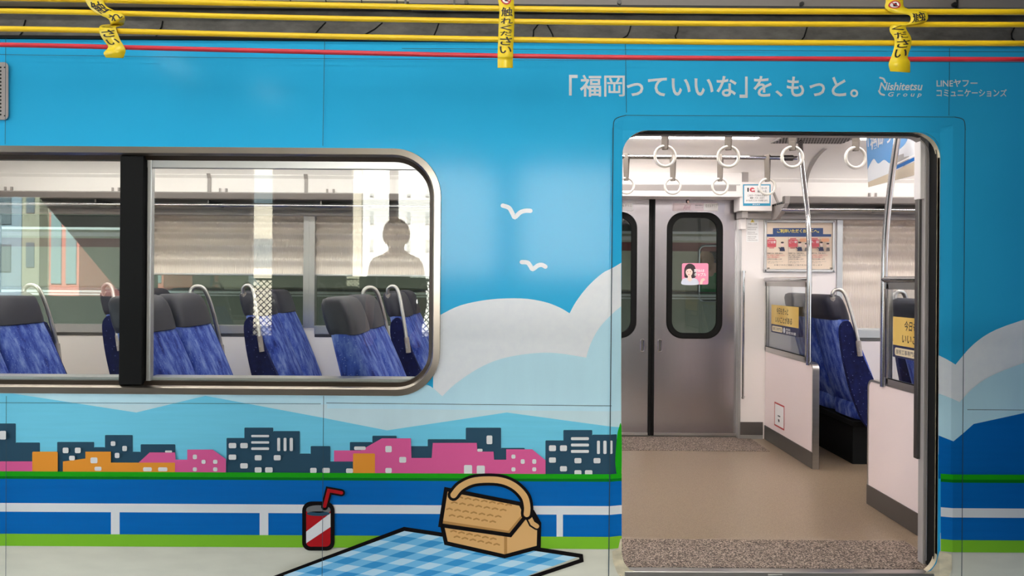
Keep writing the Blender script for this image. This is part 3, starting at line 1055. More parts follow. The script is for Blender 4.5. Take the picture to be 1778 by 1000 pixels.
# ------------------------------------------------------------------ partitions
ZP, ZG = .69, 1.235
for lb, ya, yb, yp in (('white and glass partition on the far side, standing at the end of the far seats', YW - .008, 1.70, 1.776), ('white and glass partition on the near side, half hidden by the door post', .14, .965, .795)):
    t = thing('seat_partition', lb, 'partition', (XP, 0, 0), 'seat end partitions')
    sgn = -1 if yb < ya else 1
    X0, X1 = 0.0, .040
    lp = [(ya, .105), (yb - .012 * sgn, .105)]
    zc_, r = ZP - .05, .05
    for k in range(9):
        a = math.pi / 2 * k / 8
        lp.append((yb - .012 * sgn - (r - .012) + 0 if False else yb - sgn * (.05 - .038 * math.cos(a)), zc_ + .038 * math.sin(a)))
    lp.append((ya, zc_ + .038))
    pm = MB()
    n = len(lp)
    pm.poly([lp], PANELP, lambda y, z: Vector((X0 + .002, y, z)))
    pm.poly([lp], PANELP, lambda y, z: Vector((X1 - .002, y, z)))
    pm.add([(X0 + .002, y, z) for y, z in lp] + [(X1 - .002, y, z) for y, z in lp], [(k, (k + 1) % n, n + (k + 1) % n, n + k) for k in range(n)], PANELP)
    pm.build('panel', t)
    path = [(yb, 0.0), (yb, zc_)]
    for k in range(1, 9):
        a = math.pi / 2 * k / 8
        path.append((yb - sgn * (.05 - .05 * math.cos(a)), zc_ + .05 * math.sin(a)))
    path.append((ya, ZP))
    inn = [(yb - sgn * .012, 0.0), (yb - sgn * .012, zc_)] + [(yb - sgn * (.05 - .038 * math.cos(math.pi / 2 * k / 8)), zc_ + .038 * math.sin(math.pi / 2 * k / 8)) for k in range(1, 9)] + [(ya, ZP - .012)]
    tm = MB()
    m_ = len(path)
    V = [(X0 - .001, y, z) for y, z in path] + [(X1 + .001, y, z) for y, z in path] + [(X0 - .001, y, z) for y, z in inn] + [(X1 + .001, y, z) for y, z in inn]
    Fc = []
    for k in range(m_ - 1):
        for a, b in ((0, 1), (0, 2), (1, 3), (2, 3)):
            Fc.append((a * m_ + k, a * m_ + k + 1, b * m_ + k + 1, b * m_ + k))
    tm.add(V, Fc, STEEL)
    tm.build('edge_trim', t, True)
    MB().box(X0 - .003, X1 + .003, min(ya, yb - sgn * .001), max(ya, yb - sgn * .001), 0.002, .108, KICK).build('skirting', t)
    ym0, ym1 = min(ya, yp), max(ya, yp)
    MB().tube([(.0, ya, ZG), (.0, yp, ZG)], .0165, CHROME, 14).build('top_rail', t, True)
    gf = MB()
    gf.box(-.004, .02, ym0, ym1, ZP - .002, ZP + .03, STEEL)
    gf.box(-.004, .02, ym0, ym1, ZG - .05, ZG - .012, STEEL)
    e0 = ya + sgn * .015
    gf.box(-.004, .02, min(ya, e0 + sgn * .015), max(ya, e0 + sgn * .015), ZP, ZG - .02, STEEL)
    g1 = yp - sgn * .055
    gf.box(-.004, .02, min(g1, g1 + sgn * .022), max(g1, g1 + sgn * .022), ZP, ZG - .02, STEEL)
    gf.box(-.006, -.003, min(e0, g1), max(e0, g1), ZP + .028, ZP + .034, BLACK)
    gf.box(-.006, -.003, min(e0 + sgn * .012, e0 + sgn * .02), max(e0 + sgn * .012, e0 + sgn * .02), ZP + .03, ZG - .05, BLACK)
    gf.build('glass_frame', t, bevel=.002)
    MB().box(.006, .011, min(ya, g1), max(ya, g1), ZP + .02, ZG - .03, PGLASS).build('glass_panel', t)

# stickers on the partitions
GOLD = node_mat('gold_sticker', [(0.3, (206, 160, 60)), (0.6, (230, 200, 120)), (0.8, (236, 216, 160))], 1.0, (1, 3, 1), 0.4, detail=1)
NAVY = mat('navy_print', (26, 32, 74), 0.4)
CREAM = mat('cream_print', (232, 216, 180), 0.4)
REDP = mat('red_print', (196, 60, 60), 0.45)
for lb, y0 in (('gold and navy sticker with brush lettering on the far partition glass', 2.46), ('gold and navy sticker with brush lettering on the near partition glass', .685)):
    mb = MB()
    wd = .53
    P3 = lambda u, v, k=0: Vector((XP - .0075 - .0004 * k, y0 - u, v))
    mb.add([P3(0, .84), P3(wd, .84), P3(wd, 1.046), P3(0, 1.046)], [(0, 1, 2, 3)], GOLD)
    mb.add([P3(0, .84, .5), P3(wd, .84, .5), P3(wd, .902, .5), P3(0, .902, .5)], [(0, 1, 2, 3)], NAVY)
    t3 = lambda a, b: P3(a, b, 1)
    add_text(mb, '今日もきっと', (.11, .98, .34, 1.03), BLKT, t3, .014, .15)
    add_text(mb, 'いいことがある', (.09, .918, .41, .965), BLKT, t3, .014, .15)
    mb.poly([rrect(.02, .85, .23, .89, .012)], CREAM, t3)
    add_text(mb, '屋根工事専門店', (.032, .858, .218, .882), NAVY, lambda a, b: P3(a, b, 2), 0)
    mb.poly([ellipse(.265, .87, .02, .02, 16)], LETTER, t3)
    add_text(mb, '株式会社', (.30, .872, .38, .888), PAPER, t3, .01)
    add_text(mb, '屋根本舗', (.30, .848, .48, .868), PAPER, t3, 0)
    tag(mb.build('glass_sticker'), lb, 'sticker', 'gold partition stickers')
for lb, y0 in (('small red outlined notice low on the far white partition', 2.40), ('small red outlined notice low on the near white partition', .30)):
    mb = MB()
    P3 = lambda u, v, k=0: Vector((XP - .0006 - .0004 * k, y0 - u, v))
    if y0 > 1:
        z0, z1, wd = .155, .32, .20
    else:
        z0, z1, wd = .14, .34, .16
    mb.add([P3(0, z0), P3(wd, z0), P3(wd, z1), P3(0, z1)], [(0, 1, 2, 3)], PAPER)
    mb.poly(stroke([(.005, z0), (wd - .005, z0), (wd - .005, z1), (.005, z1)], .011, True), REDP, lambda a, b: P3(a, b, 1))
    if y0 > 1:
        mb.add([P3(.07, z0 + .075, 1), P3(.12, z0 + .075, 1), P3(.12, z0 + .083, 1), P3(.07, z0 + .083, 1)], [(0, 1, 2, 3)], BLKT)
        mb.add([P3(.085, z0 + .035, 1), P3(.105, z0 + .035, 1), P3(.105, z0 + .055, 1), P3(.075, z0 + .055, 1)], [(0, 1, 2, 3)], BLKT)
    tag(mb.build('partition_notice'), lb, 'sticker', 'red outlined notices')


# ------------------------------------------------------------------ posters and stickers on the far wall
class Sheet(MB):
    """Flat printed sheet facing the camera side; positions are photo pixels carried back to its own wall."""

    def __init__(self, Y):
        super().__init__()
        self.Y, self.k = Y, 0

    def to(self):
        y = self.Y - .0005 * self.k
        return lambda a, b: Vector((W(a, b, self.Y).x, y, W(a, b, self.Y).z))

    def rect(self, x0, y0, x1, y1, m, r=0):
        self.k += 1
        self.poly([rrect(x0, y0, x1, y1, r, 4) if r else [(x0, y0), (x1, y0), (x1, y1), (x0, y1)]], m, self.to())

    def shape(self, lp, m):
        self.k += 1
        self.poly([lp], m, self.to())

    def text(self, t, x0, y0, x1, y1, m, bold=.01, shear=0):
        self.k += 1
        add_text(self, t, (x0, y1, x1, y0), m, self.to(), bold, shear)


TEAL = mat('teal_print', (40, 150, 190), 0.4)
NAVB = mat('blue_print', (34, 70, 128), 0.4)
YEL = mat('yellow_print', (240, 220, 110), 0.4)
ROSE = mat('rose_print', (206, 80, 92), 0.4)
BEIGE = mat('beige_paper', (236, 216, 196), 0.45)
SKINP = mat('skin_print', (246, 216, 206), 0.5)
HAIRP = mat('hair_print', (48, 28, 36), 0.5)
PEACH = mat('peach_print', (240, 178, 140), 0.5)
GREYT = mat('grey_print', (110, 102, 100), 0.5)

# card notice with the IC mark
t = thing('card_notice', 'white notice with blue edge and IC mark on a box beside the luggage rack', 'notice')
YB = 2.47
q0, q1 = W(1284, 366, YB), W(1341, 316, YB)
MB().box(q0.x, q1.x, YB, YW - .001, q0.z, q1.z, WALL).build('mounting_box', t, bevel=.004)
s = Sheet(YB - .001)
s.rect(1290, 320, 1338, 357.5, TEAL)
s.rect(1292, 322, 1336, 353, PAPER)
s.rect(1297.5, 326, 1300, 333, BLKT)
s.shape(ellipse(1306, 329.5, 4.4, 3.9), ROSE)
s.rect(1305, 328.5, 1311, 331, PAPER)
s.rect(1308, 330.5, 1310.5, 333.5, ROSE)
s.text('このマーク', 1315, 325, 1331, 329, BLKT)
s.text('始まった', 1315, 330, 1331, 334.5, BLKT)
s.text('このマークがある全国の', 1298, 337.5, 1331, 341, BLKT, .004)
s.text('電車・バス・お店で', 1302, 342, 1327, 345.5, BLKT, .004)
s.text('のりものＩＣカードが使えます。', 1295, 346.5, 1333, 350, BLKT, .004)
s.text('使えます', 1306, 354, 1319, 356.5, PAPER, .02)
s.build('printed_sheet', t)

# notice board
t = thing('notice_board', 'framed beige notice board with blue heading and three columns of print', 'notice board')
s = Sheet(YW - .012)
x0, y0, x1, y1 = 1330, 387, 1445, 467
s.rect(x0, y0, x1, y1, BEIGE)
s.rect(1342, 396, 1429, 407, NAVB)
s.rect(x0, 406.5, 1443, 411, NAVB)
s.text('ご利用いただくお客様へ。', 1349, 397.5, 1422, 404.5, YEL, .03)
for i, (a, tt) in enumerate(((1332, 'ご注意'), (1368.5, 'ご一報'), (1405, 'ま、回'))):
    s.rect(a, 416, a + 15.5, 429, ROSE, 1)
    s.rect(a + 2.5, 413.5, a + 13, 415, ROSE)
    s.rect(a + 3, 430, a + 12, 431.2, ROSE)
    s.text(tt, a + 1.2, 418, a + 14.5, 422.5, PAPER, .015)
    if i:
        s.rect(a + 19, 414, a + 33, 420, PEACH, 2)
    fx0 = a + 26 if i == 0 else a + 19
    s.shape(ellipse(fx0, 424, 2.6, 3), SKINP)
    s.shape(ellipse(fx0, 421.2, 2.8, 1.5), HAIRP)
    s.shape([(fx0 - 4.5, 436), (fx0 - 3, 429), (fx0 + 3, 429), (fx0 + 4.5, 436)], NAVY)
    s.shape([(fx0 - 7, 430), (fx0 - 6, 429), (fx0 - 2, 432), (fx0 - 2, 434)], NAVY)
    if i:
        s.shape(ellipse(a + 30, 426, 2.5, 3), SKINP)
        s.shape(ellipse(a + 30.2, 423.3, 2.6, 1.4), HAIRP)
        s.shape([(a + 27, 436), (a + 28, 430), (a + 33, 430), (a + 33.5, 436)], GREYT)
    for j, ln in enumerate(('駅構内では、係員の案内に', '従い安全にご利用ください', 'お困りの際は係員まで', 'お声がけをお願いします')):
        s.text(ln, a - .2, 438.5 + 3.4 * j, a + (27, 30, 21, 25)[j], 441.2 + 3.4 * j, REDP if j in (1, 2) and i != 1 else HAIRP, .003)
    for j in range(2):
        s.text('ご理解とご協力をお願いいたします', a - .2, 453.5 + 2.3 * j, a + 27 - 9 * j, 455 + 2.3 * j, GREYT, 0)
for a in (1366.5, 1403):
    s.rect(a, 412, a + .4, 458, GREYT)
s.text('お客さまのご理解とご協力をお願いいたします', 1342, 459, 1425, 461.5, HAIRP, .003)
s.rect(x0, 465, 1334, 466.3, BLKT)
s.rect(1438, 465, 1443, 466.3, BLKT)
s.build('printed_sheet', t)
fr = MB()
a, b = W(1327, 472, YW - .02), W(1450, 383, YW - .02)
tk = .018
for bx in ((a.x, b.x, a.z, a.z + tk), (a.x, b.x, b.z - tk, b.z), (a.x, a.x + tk, a.z, b.z), (b.x - tk, b.x, a.z, b.z)):
    fr.box(bx[0], bx[1], YW - .022, YW - .002, bx[2], bx[3], ALU)
fr.build('board_frame', t, bevel=.003)

s = Sheet(YW - .002)
s.rect(1296, 378, 1317, 420, PAPER)
s.shape([(1303, 386), (1306.5, 380), (1310, 386)], YEL)
s.rect(1306.2, 382, 1306.8, 385, BLKT)
s.text('戸袋にご注意', 1299, 387.5, 1314, 390.5, GREYT, .003)
for j, y in enumerate((394, 397.5, 402.5, 405.5, 410, 413, 416)):
    s.text('手や物を引き込まれる恐れ', 1297.5, y, 1315 - (j % 3) * 2, y + 2, GREYT, 0)
tag(s.build('warning_sticker'), 'narrow white warning sticker with a yellow triangle above the handrail', 'sticker')

# advert strips on the door leaves
LILAC = mat('lilac_print', (242, 226, 232), 0.5)
YDs = YD - .002
s = Sheet(YDs)
s.rect(1168, 352.5, 1246.5, 366, LILAC)
s.rect(1222, 353, 1246.5, 365.5, PAPER)
s.rect(1168, 352.5, 1200, 366, mat('blush_print', (240, 222, 224), .5))
s.shape(ellipse(1194, 349.5, 3, 3.8), HAIRP)
s.shape(ellipse(1194.8, 350.3, 1.8, 2.4), SKINP)
s.text('Aimf', 1186, 356, 1199, 364, mat('pinkish_print', (206, 160, 176), .5), .004, .3)
s.text('理想の自分へ', 1207, 355.5, 1220, 358, GREYT, .002)
s.text('エルシーク', 1207, 359.5, 1220, 361.5, GREYT, 0)
s.text('Ｏエルクリニ', 1225, 355, 1245, 360, GREYT, .006)
tag(s.build('advert_strip'), 'white and lilac advert strip above the right door window', 'advert', 'advert strips on the doors')
s = Sheet(YDs)
s.rect(1030, 352, 1099, 366, PAPER)
s.text('ルクリニ', 1080, 355, 1097, 359, GREYT, .006)
tag(s.build('advert_strip'), 'white advert strip above the left door window, mostly cut off', 'advert', 'advert strips on the doors')

# pink advert inside the right door pane
PK = mat('pink_print', (246, 152, 184), .4)
s = Sheet(YD + .012)
s.rect(1184, 457, 1230, 494, PK, 3)
s.shape(smooth([(1184.5, 494), (1185, 485), (1190, 483), (1198, 480), (1206, 483), (1211, 486), (1212, 494)], True, 4), mat('pale_blouse_print', (222, 226, 240), .5))
s.shape(smooth([(1188, 477), (1188.5, 466), (1193, 459), (1200, 458), (1206, 462), (1208, 470), (1208, 480), (1203, 483), (1190, 482)], True, 5), HAIRP)
s.shape([(1195, 478), (1199.5, 478), (1202, 486), (1197, 489), (1193, 485)], SKINP)
s.shape(smooth([(1190.5, 472), (1193, 465), (1198, 465), (1202, 469), (1202, 475), (1199, 479.5), (1195.5, 480), (1192, 477)], True, 4), SKINP)
s.shape([(1191, 470), (1193, 463.5), (1198, 463), (1203, 467), (1203, 472), (1199, 466.5), (1194, 467)], HAIRP)
s.shape(ellipse(1193.6, 471.5, .9, .6, 8), HAIRP)
s.shape(ellipse(1198.8, 471.5, .9, .6, 8), HAIRP)
s.shape(ellipse(1195.8, 476.7, 1.5, .6, 8), ROSE)
s.text('配信は', 1205, 467, 1223, 472.5, PAPER, .02)
s.text('タップル', 1205, 473.5, 1226, 479.5, PAPER, .03)
s.shape(smooth([(1215, 493), (1216, 487), (1218, 484), (1222, 483), (1224, 486), (1220, 489), (1219, 493)], True, 4), SKINP)
tag(s.build('pink_advert'), 'pink square advert of a dark haired woman stuck in the door window', 'advert')

# hanging poster across the aisle (its printed figures are left out)
bn = MB()
PB = lambda u, v, k=0: Vector((2.115 - .05 * v - .0008 * k - .001, 1.285 - u, 1.785 + v))
BSKY = mat('poster_sky', (74, 144, 206), .4)
SANDP = mat('poster_sand', (206, 192, 170), .4)
GRP = mat('poster_grey', (160, 158, 160), .4)
hw, hh = .72, .44
bn.add([PB(0, 0, -2), PB(hw, 0, -2), PB(hw, hh, -2), PB(0, hh, -2)], [(0, 1, 2, 3)], PAPER)
bn.add([PB(0, 0), PB(hw, 0), PB(hw, hh), PB(0, hh)], [(0, 1, 2, 3)], BSKY)
bn.poly([[(0, 0), (hw, 0), (hw, .09), (.3, .05), (0, .03)]], SANDP, lambda a, b: PB(a, b, 1))
bn.poly([[(0, .03), (0, .1)] + smooth([(.02, .12), (.08, .155), (.13, .12), (.2, .13), (.27, .1), (.34, .15), (.43, .18), (.5, .24), (.56, .2), (.64, .26), (.72, .25)], False, 5) + [(hw, .09), (.3, .05)]], LETTER, lambda a, b: PB(a, b, 1.5))
for a0, a1, h in ((.33, .41, .13), (.4, .46, .11), (.57, .60, .21), (.6, .68, .14)):
    bn.poly([[(a0, .06), (a1, .08), (a1, h), (a0, h)]], GRP, lambda a, b: PB(a, b, 2))
bn.poly([[(.3, .055), (hw, .095), (hw, .112), (.3, .075)]], BLUE, lambda a, b: PB(a, b, 2.5))
bn.poly([[(.3, .08), (hw, .118), (hw, .126), (.3, .088)]], PAPER, lambda a, b: PB(a, b, 3))
add_text(bn, '「福岡っていいな', (.02, .21, .62, .30), LETTER, lambda a, b: PB(a, b, 3), .025)
add_text(bn, 'を、もっと。', (.38, .31, .62, .36), LETTER, lambda a, b: PB(a, b, 3), .02)
tag(bn.build('hanging_poster'), 'blue hanging poster with white lettering and clouds above the near partition', 'poster')

# ------------------------------------------------------------------ luggage racks
for lb, x0, x1 in (('grey steel luggage rack above the notice board and blind', fx(1345) - .06, XR - .05), ('grey steel luggage rack above the windows left of the doors', XL + .05, .28)):
    t = thing('luggage_rack', lb, 'luggage rack', (0, 0, 0), 'luggage racks')
    sh = MB()
    sh.box(x0, x1, 2.31, YW - .002, 1.800, 1.806, DARKSTEEL)
    for k in range(6):
        sh.box(x0, x1, 2.325 + k * .045, 2.34 + k * .045, 1.792, 1.8, DARKSTEEL)
    sh.build('shelf', t)
    MB().box(x0, x1, 2.285, 2.315, 1.79, 1.845, mat('rack_grey', (106, 99, 96), .4, .3)).build('front_lip', t, bevel=.008)
    MB().tube([(x0, 2.33, 1.752), (x1, 2.33, 1.752)], .0125, CHROME, 12).build('front_rail', t, True)
    xs = [x0 + .03] if x0 > 0 else [x1 - .03]
    step = .78 if x0 > 0 else -.83
    while x0 < xs[-1] + step < x1:
        xs.append(xs[-1] + step)
    for k, x in enumerate(xs):
        br = MB()
        if k == 0 and x0 > 0:
            lp = [(YW - .06, 1.80), (2.36, 1.80), (2.285, 1.845), (2.265, 1.84), (2.28, 1.79), (2.36, 1.735), (2.46, 1.695), (YW - .06, 1.69)]
            for xx in (x - .02, x + .012):
                br.poly([lp], GREYP, lambda y, z, xx=xx: Vector((xx, y, z)))
            n = len(lp)
            br.add([(x - .02, y, z) for y, z in lp] + [(x + .012, y, z) for y, z in lp], [(i, (i + 1) % n, n + (i + 1) % n, n + i) for i in range(n)], GREYP)
            br.tube([(x, YW - .03, 1.92), (x, 2.46, 1.80)], .01, GREYP, 8)
            br.box(x - .01, x + .07, YW - .008, YW - .001, 1.80, 1.95, WALL)
        else:
            br.box(x - .03, x - .018, YW - .02, YW - .002, 1.80, 1.91, GREYP)
            br.box(x + .018, x + .03, YW - .02, YW - .002, 1.80, 1.91, GREYP)
            br.box(x - .03, x + .03, YW - .008, YW - .001, 1.80, 1.91, WALL)
            br.box(x - .006, x + .006, 2.33, YW - .01, 1.76, 1.79, DARKSTEEL)
        br.build('bracket', t)


# ------------------------------------------------------------------ seats
def sring(z, xc, yc, hx, hy, n=28, e=4.0):
    out = []
    for k in range(n):
        a = 2 * math.pi * k / n
        c, s = math.cos(a), math.sin(a)
        out.append(Vector((xc + hx * math.copysign(abs(c) ** (2 / e), c), yc + hy * math.copysign(abs(s) ** (2 / e), s), z)))
    return out


def make_seat(aisle_far):
    """Double seat facing +x, its top edge near x=0; y runs 0..0.86 with the aisle handle at one end."""
    t = thing('double_seat', 'x', 'seat', (0, 0, 0), 'blue double seats')
    ycs = (.215, .645)
    for yc in ycs:
        b = MB()
        b.loft([sring(z, xc, yc, hx * f, hy * f) for z, xc, hx, hy, f in
                ((.36, .235, .05, .18, 1), (.38, .235, .085, .2, 1), (.48, .205, .10, .208, 1), (.62, .155, .095, .21, 1), (.78, .10, .082, .21, 1), (.90, .058, .07, .205, 1),
                 (.97, .032, .06, .2, 1), (1.0, .024, .05, .19, .95), (1.005, .022, .03, .16, .9))], FABRIC)
        b.build('backrest', t, True, angle=60)
        h = MB()
        h.loft([sring(z, xc, yc, hx, hy) for z, xc, hx, hy in
                ((.965, .034, .058, .185), (.97, .032, .07, .198), (1.0, .022, .074, .2), (1.06, .004, .073, .197), (1.10, -.008, .068, .19), (1.125, -.015, .055, .175), (1.135, -.018, .03, .15))], HEAD)
        h.build('headrest', t, True, angle=60)
        c = MB()
        c.loft([sring(z, .36, yc, hx, hy) for z, hx, hy in ((.30, .2, .19), (.315, .24, .205), (.38, .25, .21), (.415, .24, .205), (.425, .2, .18))], FABRIC)
        c.build('seat_cushion', t, True, angle=60)
    ye = .875 if aisle_far else -.015
    sd = MB()
    lp = smooth([(.0, .93), (.06, .96), (.12, .80), (.21, .60), (.30, .44), (.34, .36), (.32, .28), (.18, .27), (.09, .45), (.04, .62), (.005, .80)], True, 4)
    n = len(lp)
    a_, b_ = ye - .018, ye + .018
    for y in (a_, b_):
        sd.poly([lp], FABRICD, lambda x, z, y=y: Vector((x, y, z)))
    sd.add([(x, a_, z) for x, z in lp] + [(x, b_, z) for x, z in lp], [(k, (k + 1) % n, n + (k + 1) % n, n + k) for k in range(n)], FABRICD)
    sd.build('side_panel', t, bevel=.008)
    yh = ye + (.012 if aisle_far else -.012)
    o_ = 1 if aisle_far else -1
    pts = smooth([(-.03, yh - .06 * o_, 1.115), (-.03, yh - .055 * o_, 1.15), (-.005, yh - .05 * o_, 1.170), (.03, yh - .04 * o_, 1.158), (.054, yh - .025 * o_, 1.10), (.08, yh, .98), (.105, yh + .018 * o_, .84), (.113, yh + .02 * o_, .77)], False, 6)
    MB().tube(pts, .012, STEEL, 10).build('grab_handle', t, True)
    cap = MB().tube([(.106, yh + .018 * o_, .84), (.12, yh + .014 * o_, .74)], .016, GREYP, 10)
    MB().tube([(-.03, yh - .06 * o_, 1.12), (-.025, yh - .075 * o_, 1.08)], .018, GREYP, 8).build('handle_mount', t, True)
    cap.build('handle_socket', t, True)
    lg = MB().box(.14, .48, .10, .76, 0.0, .27, BLACK)  # black box stands in for the dark shade under the seat
    lg.box(.12, .54, .03, .83, .26, .30, BLACK)
    lg.build('pedestal_shade', t, bevel=.004)
    return t


NS, FS = make_seat(True), make_seat(False)
YNS, YFS = .155, 1.745
rows = [(-2.67, 'left of the black window post'), (-1.745, 'just right of the black window post'), (-.79, 'by the rounded right end of the window'), (2.15, None)]
for i, (x, s) in enumerate(rows):
    ln = 'near side blue double seat, ' + s if s else 'blue double seat close behind the near partition, mostly hidden'
    lf = 'far side blue double seat, ' + s if s else 'blue double seat close behind the far partition, its aisle handle showing'
    if i == 0:
        NS.location, FS.location = (x, YNS, 0), (x, YFS, 0)
        NS['label'], FS['label'] = ln, lf
    else:
        copy_thing(NS, (x, YNS, 0), ln)
        copy_thing(FS, (x, YFS, 0), lf)

# ------------------------------------------------------------------ rope barrier above the platform edge
YR = -.8
for nm, lb, ys, r, m in (('barrier_rope', 'topmost of the three yellow barrier ropes', (-6, -1, 6.5, 15, 20, 21), .0088, YROPE),
                         ('barrier_rope', 'middle one of the three yellow barrier ropes', (17, 21, 29.5, 37, 42, 43), .0082, YROPE),
                         ('barrier_rope', 'lowest of the three yellow barrier ropes', (48, 52, 60.5, 68.5, 74.3, 76), .0085, YROPE),
                         ('barrier_rope', 'red barrier rope below the yellow ropes', (75.5, 80, 88, 97, 102, 104), .0072, RROPE)):
    pts = [W(px, y, YR) for px, y in zip((-700, -150, 120, 450, 880, 1400, 2300), (ys[0] - 8,) + ys)]
    rp = MB().tube([Vector(q) for q in smooth([tuple(v) for v in pts], False, 8)], r, m, 10)
    tag(rp.build(nm, None, True), lb, 'rope', 'barrier ropes')


def ribbon(secs, label, glyphs, sub=6):
    """Warning tape: secs are (left px, y, right px, y, depth); glyphs are (char, s0, s1) placed along it."""
    L = smooth([(a, b, d) for a, b, c, e, d in secs], False, sub)
    R = smooth([(c, e, d) for a, b, c, e, d in secs], False, sub)
    LP = [W(a, b, YR + d) for a, b, d in L]
    RP = [W(a, b, YR + d) for a, b, d in R]
    n = len(LP)
    t = thing('warning_tape', label, 'warning tape', (0, 0, 0), 'yellow warning tapes on the ropes')
    mb = MB()
    mb.add([v for q in zip(LP, RP) for v in q], [(2 * k, 2 * k + 1, 2 * k + 3, 2 * k + 2) for k in range(n - 1)], TAPE)
    o = mb.build('tape_band', t, True, angle=180)
    sm = o.modifiers.new('solid', 'SOLIDIFY')
    sm.thickness = .0012
    sm.offset = 0

    def at(u, v):
        v = max(0, min(n - 1.001, v * (n - 1)))
        k = int(v)
        f = v - k
        a = LP[k].lerp(LP[k + 1], f)
        b = RP[k].lerp(RP[k + 1], f)
        tg = ((LP[k + 1] + RP[k + 1]) - (LP[k] + RP[k])).normalized()
        nn = (b - a).normalized().cross(tg).normalized()
        if nn.y > 0:
            nn = -nn
        return a.lerp(b, u) + nn * .0014
    gm = MB()
    for ch, s0, s1 in glyphs:
        if ch == 'ICON':
            for rr, m in ((.34, REDP), (.25, PAPER)):
                gm.poly([ellipse(.5, (s0 + s1) / 2, rr, rr * (s1 - s0) / .8, 20)], m, lambda a, b: at(a, b) + Vector((0, -.0006 if m is REDP else -.0012, 0)))
            gm.poly([[(.3, s0 + (s1 - s0) * .3), (.36, s0 + (s1 - s0) * .26), (.72, s0 + (s1 - s0) * .7), (.66, s0 + (s1 - s0) * .74)]], REDP, lambda a, b: at(a, b) + Vector((0, -.0024, 0)))
            gm.poly([[(.4, s0 + (s1 - s0) * .35), (.6, s0 + (s1 - s0) * .3), (.62, s0 + (s1 - s0) * .7), (.42, s0 + (s1 - s0) * .66)]], BLKT, lambda a, b: at(a, b) + Vector((0, -.0018, 0)))
            continue
        add_text(gm, ch, (.12, s1, .9, s0), BLKT, at, .015)
    gm.build('tape_lettering', t)


ribbon([(865, -14, 891, -14, -.012), (865, 0, 892, 0, -.013), (867, 14, 893, 14, -.016), (867, 26, 893, 26, -.012), (866, 38, 893, 38, -.016), (865.5, 52, 892.5, 52, -.011), (865, 68, 892, 68, -.016), (864.5, 82, 891, 82, -.011),
        (864, 97, 891, 97, -.016), (864, 104, 890.5, 104, -.011), (864, 118, 890.5, 118, -.009)], 'flat yellow warning tape with black lettering in the middle of the ropes',
       [('ICON', .02, .17), ('触', .19, .325), ('れ', .345, .425), ('く', .44, .51), ('だ', .515, .565), ('さ', .575, .675), ('い', .69, .77)])
ribbon([(143, -12, 173, -14, -.012), (148, 0, 178, -2, -.012), (156, 14, 184, 10, -.014), (172, 25, 196, 17, -.02), (188, 33, 212, 24, -.022), (192, 42, 217, 32, -.015), (190, 42, 214, 43, .014), (176, 44, 205, 46, -.008), (172, 50, 201, 48, -.02),
        (175, 62, 204, 58, -.02), (183, 74, 209, 70, -.018), (188, 82, 214, 78, -.016), (180, 92, 218, 88, -.014), (184, 100, 214, 101, -.010)],
       'twisted yellow warning tape at the left end of the ropes', [('触', .10, .24), ('れ', .27, .36), ('く', .56, .62), ('さ', .64, .72), ('い', .74, .82)])
ribbon([(1536, -14, 1566, -16, -.012), (1538, 2, 1568, 0, -.012), (1537, 14, 1570, 12, -.014), (1550, 22, 1584, 17, -.016), (1578, 26, 1606, 20, -.02), (1580, 38, 1611, 32, -.022), (1568, 44, 1600, 41, -.018), (1548, 44, 1578, 40, -.014), (1545, 54, 1573, 49, -.016),
        (1553, 68, 1582, 66, -.018), (1552, 84, 1581, 82, -.018), (1547, 100, 1576, 99, -.016), (1543, 112, 1580, 108, -.014), (1546, 124, 1580, 126, -.010)],
       'twisted yellow warning tape at the right end of the ropes', [('ICON', .07, .18), ('触', .30, .41), ('く', .57, .63), ('だ', .64, .69), ('さ', .70, .77), ('い', .78, .85)])
wr = MB()

# ------------------------------------------------------------------ station: platform, roof edge, rear wall, buildings (mirrored in the glass)
CONC = node_mat('platform_concrete', [(0.3, (92, 89, 84)), (0.7, (120, 116, 110))], 4.0, (1, 1, 1), 0.8)
DARKW = node_mat('rear_wall_grey', [(0.3, (78, 80, 74)), (0.7, (102, 104, 96))], 2.0, (1, 1, .3), 0.7)
struct(MB().box(-12, 8, -6.3, -.12, -.25, -.06, CONC).build('floor_platform'))
struct(MB().box(-16, 10, -6.2, 11, 4.0, 4.2, mat('station_roof', (120, 118, 112), .8)).build('ceiling_station'))
YE = -.03
fa = W(700, 11, YE)
em = MB()
em.box(-3.2, W(712, 8, YE).x, YE - .03, YE + .06, W(300, 4, YE).z, 2.62, mat('beige_fascia', (196, 184, 158), .6))
em.box(W(712, 8, YE).x, 3.4, YE - .03, YE + .06, W(1200, 14, YE).z, 2.62, mat('grey_fascia', (138, 130, 126), .5))
for k in range(18):
    x = W(20 + 61 * k, 5, YE).x
    if x < -.42:
        em.box(x - .0018, x + .0018, YE - .032, YE - .02, 2.36, 2.62, BLKT)
for px in (706, 790, 1654):
    x = W(px, 5, YE).x
    em.box(x - .004, x + .004, YE - .034, YE - .02, 2.34, 2.62, DARKSTEEL)
struct(em.build('trim_10'))
for px, py in ((810, 5), (1075, 5), (1655, 9), (1391, 8)):
    q = W(px, py, YE - .03)
    bo = MB().tube([q, q + Vector((0, -.012, 0))], .0095, DARKSTEEL, 6)
    bo.build('bolt', bpy.data.objects['trim_10'])
KR = lambda px, Y: (px - PX) * (D - Y) / F if Y < 0 else 0
ZRR = lambda py, Y: ZC - (py - PY) * (D - Y) / F
YRW = -6.0
rw = MB()


def wallseg(px0, px1, zt=4.0, zb=-.06):
    rw.box(KR(px0, YRW), KR(px1, YRW), YRW - .12, YRW, zb, zt, DARKW)


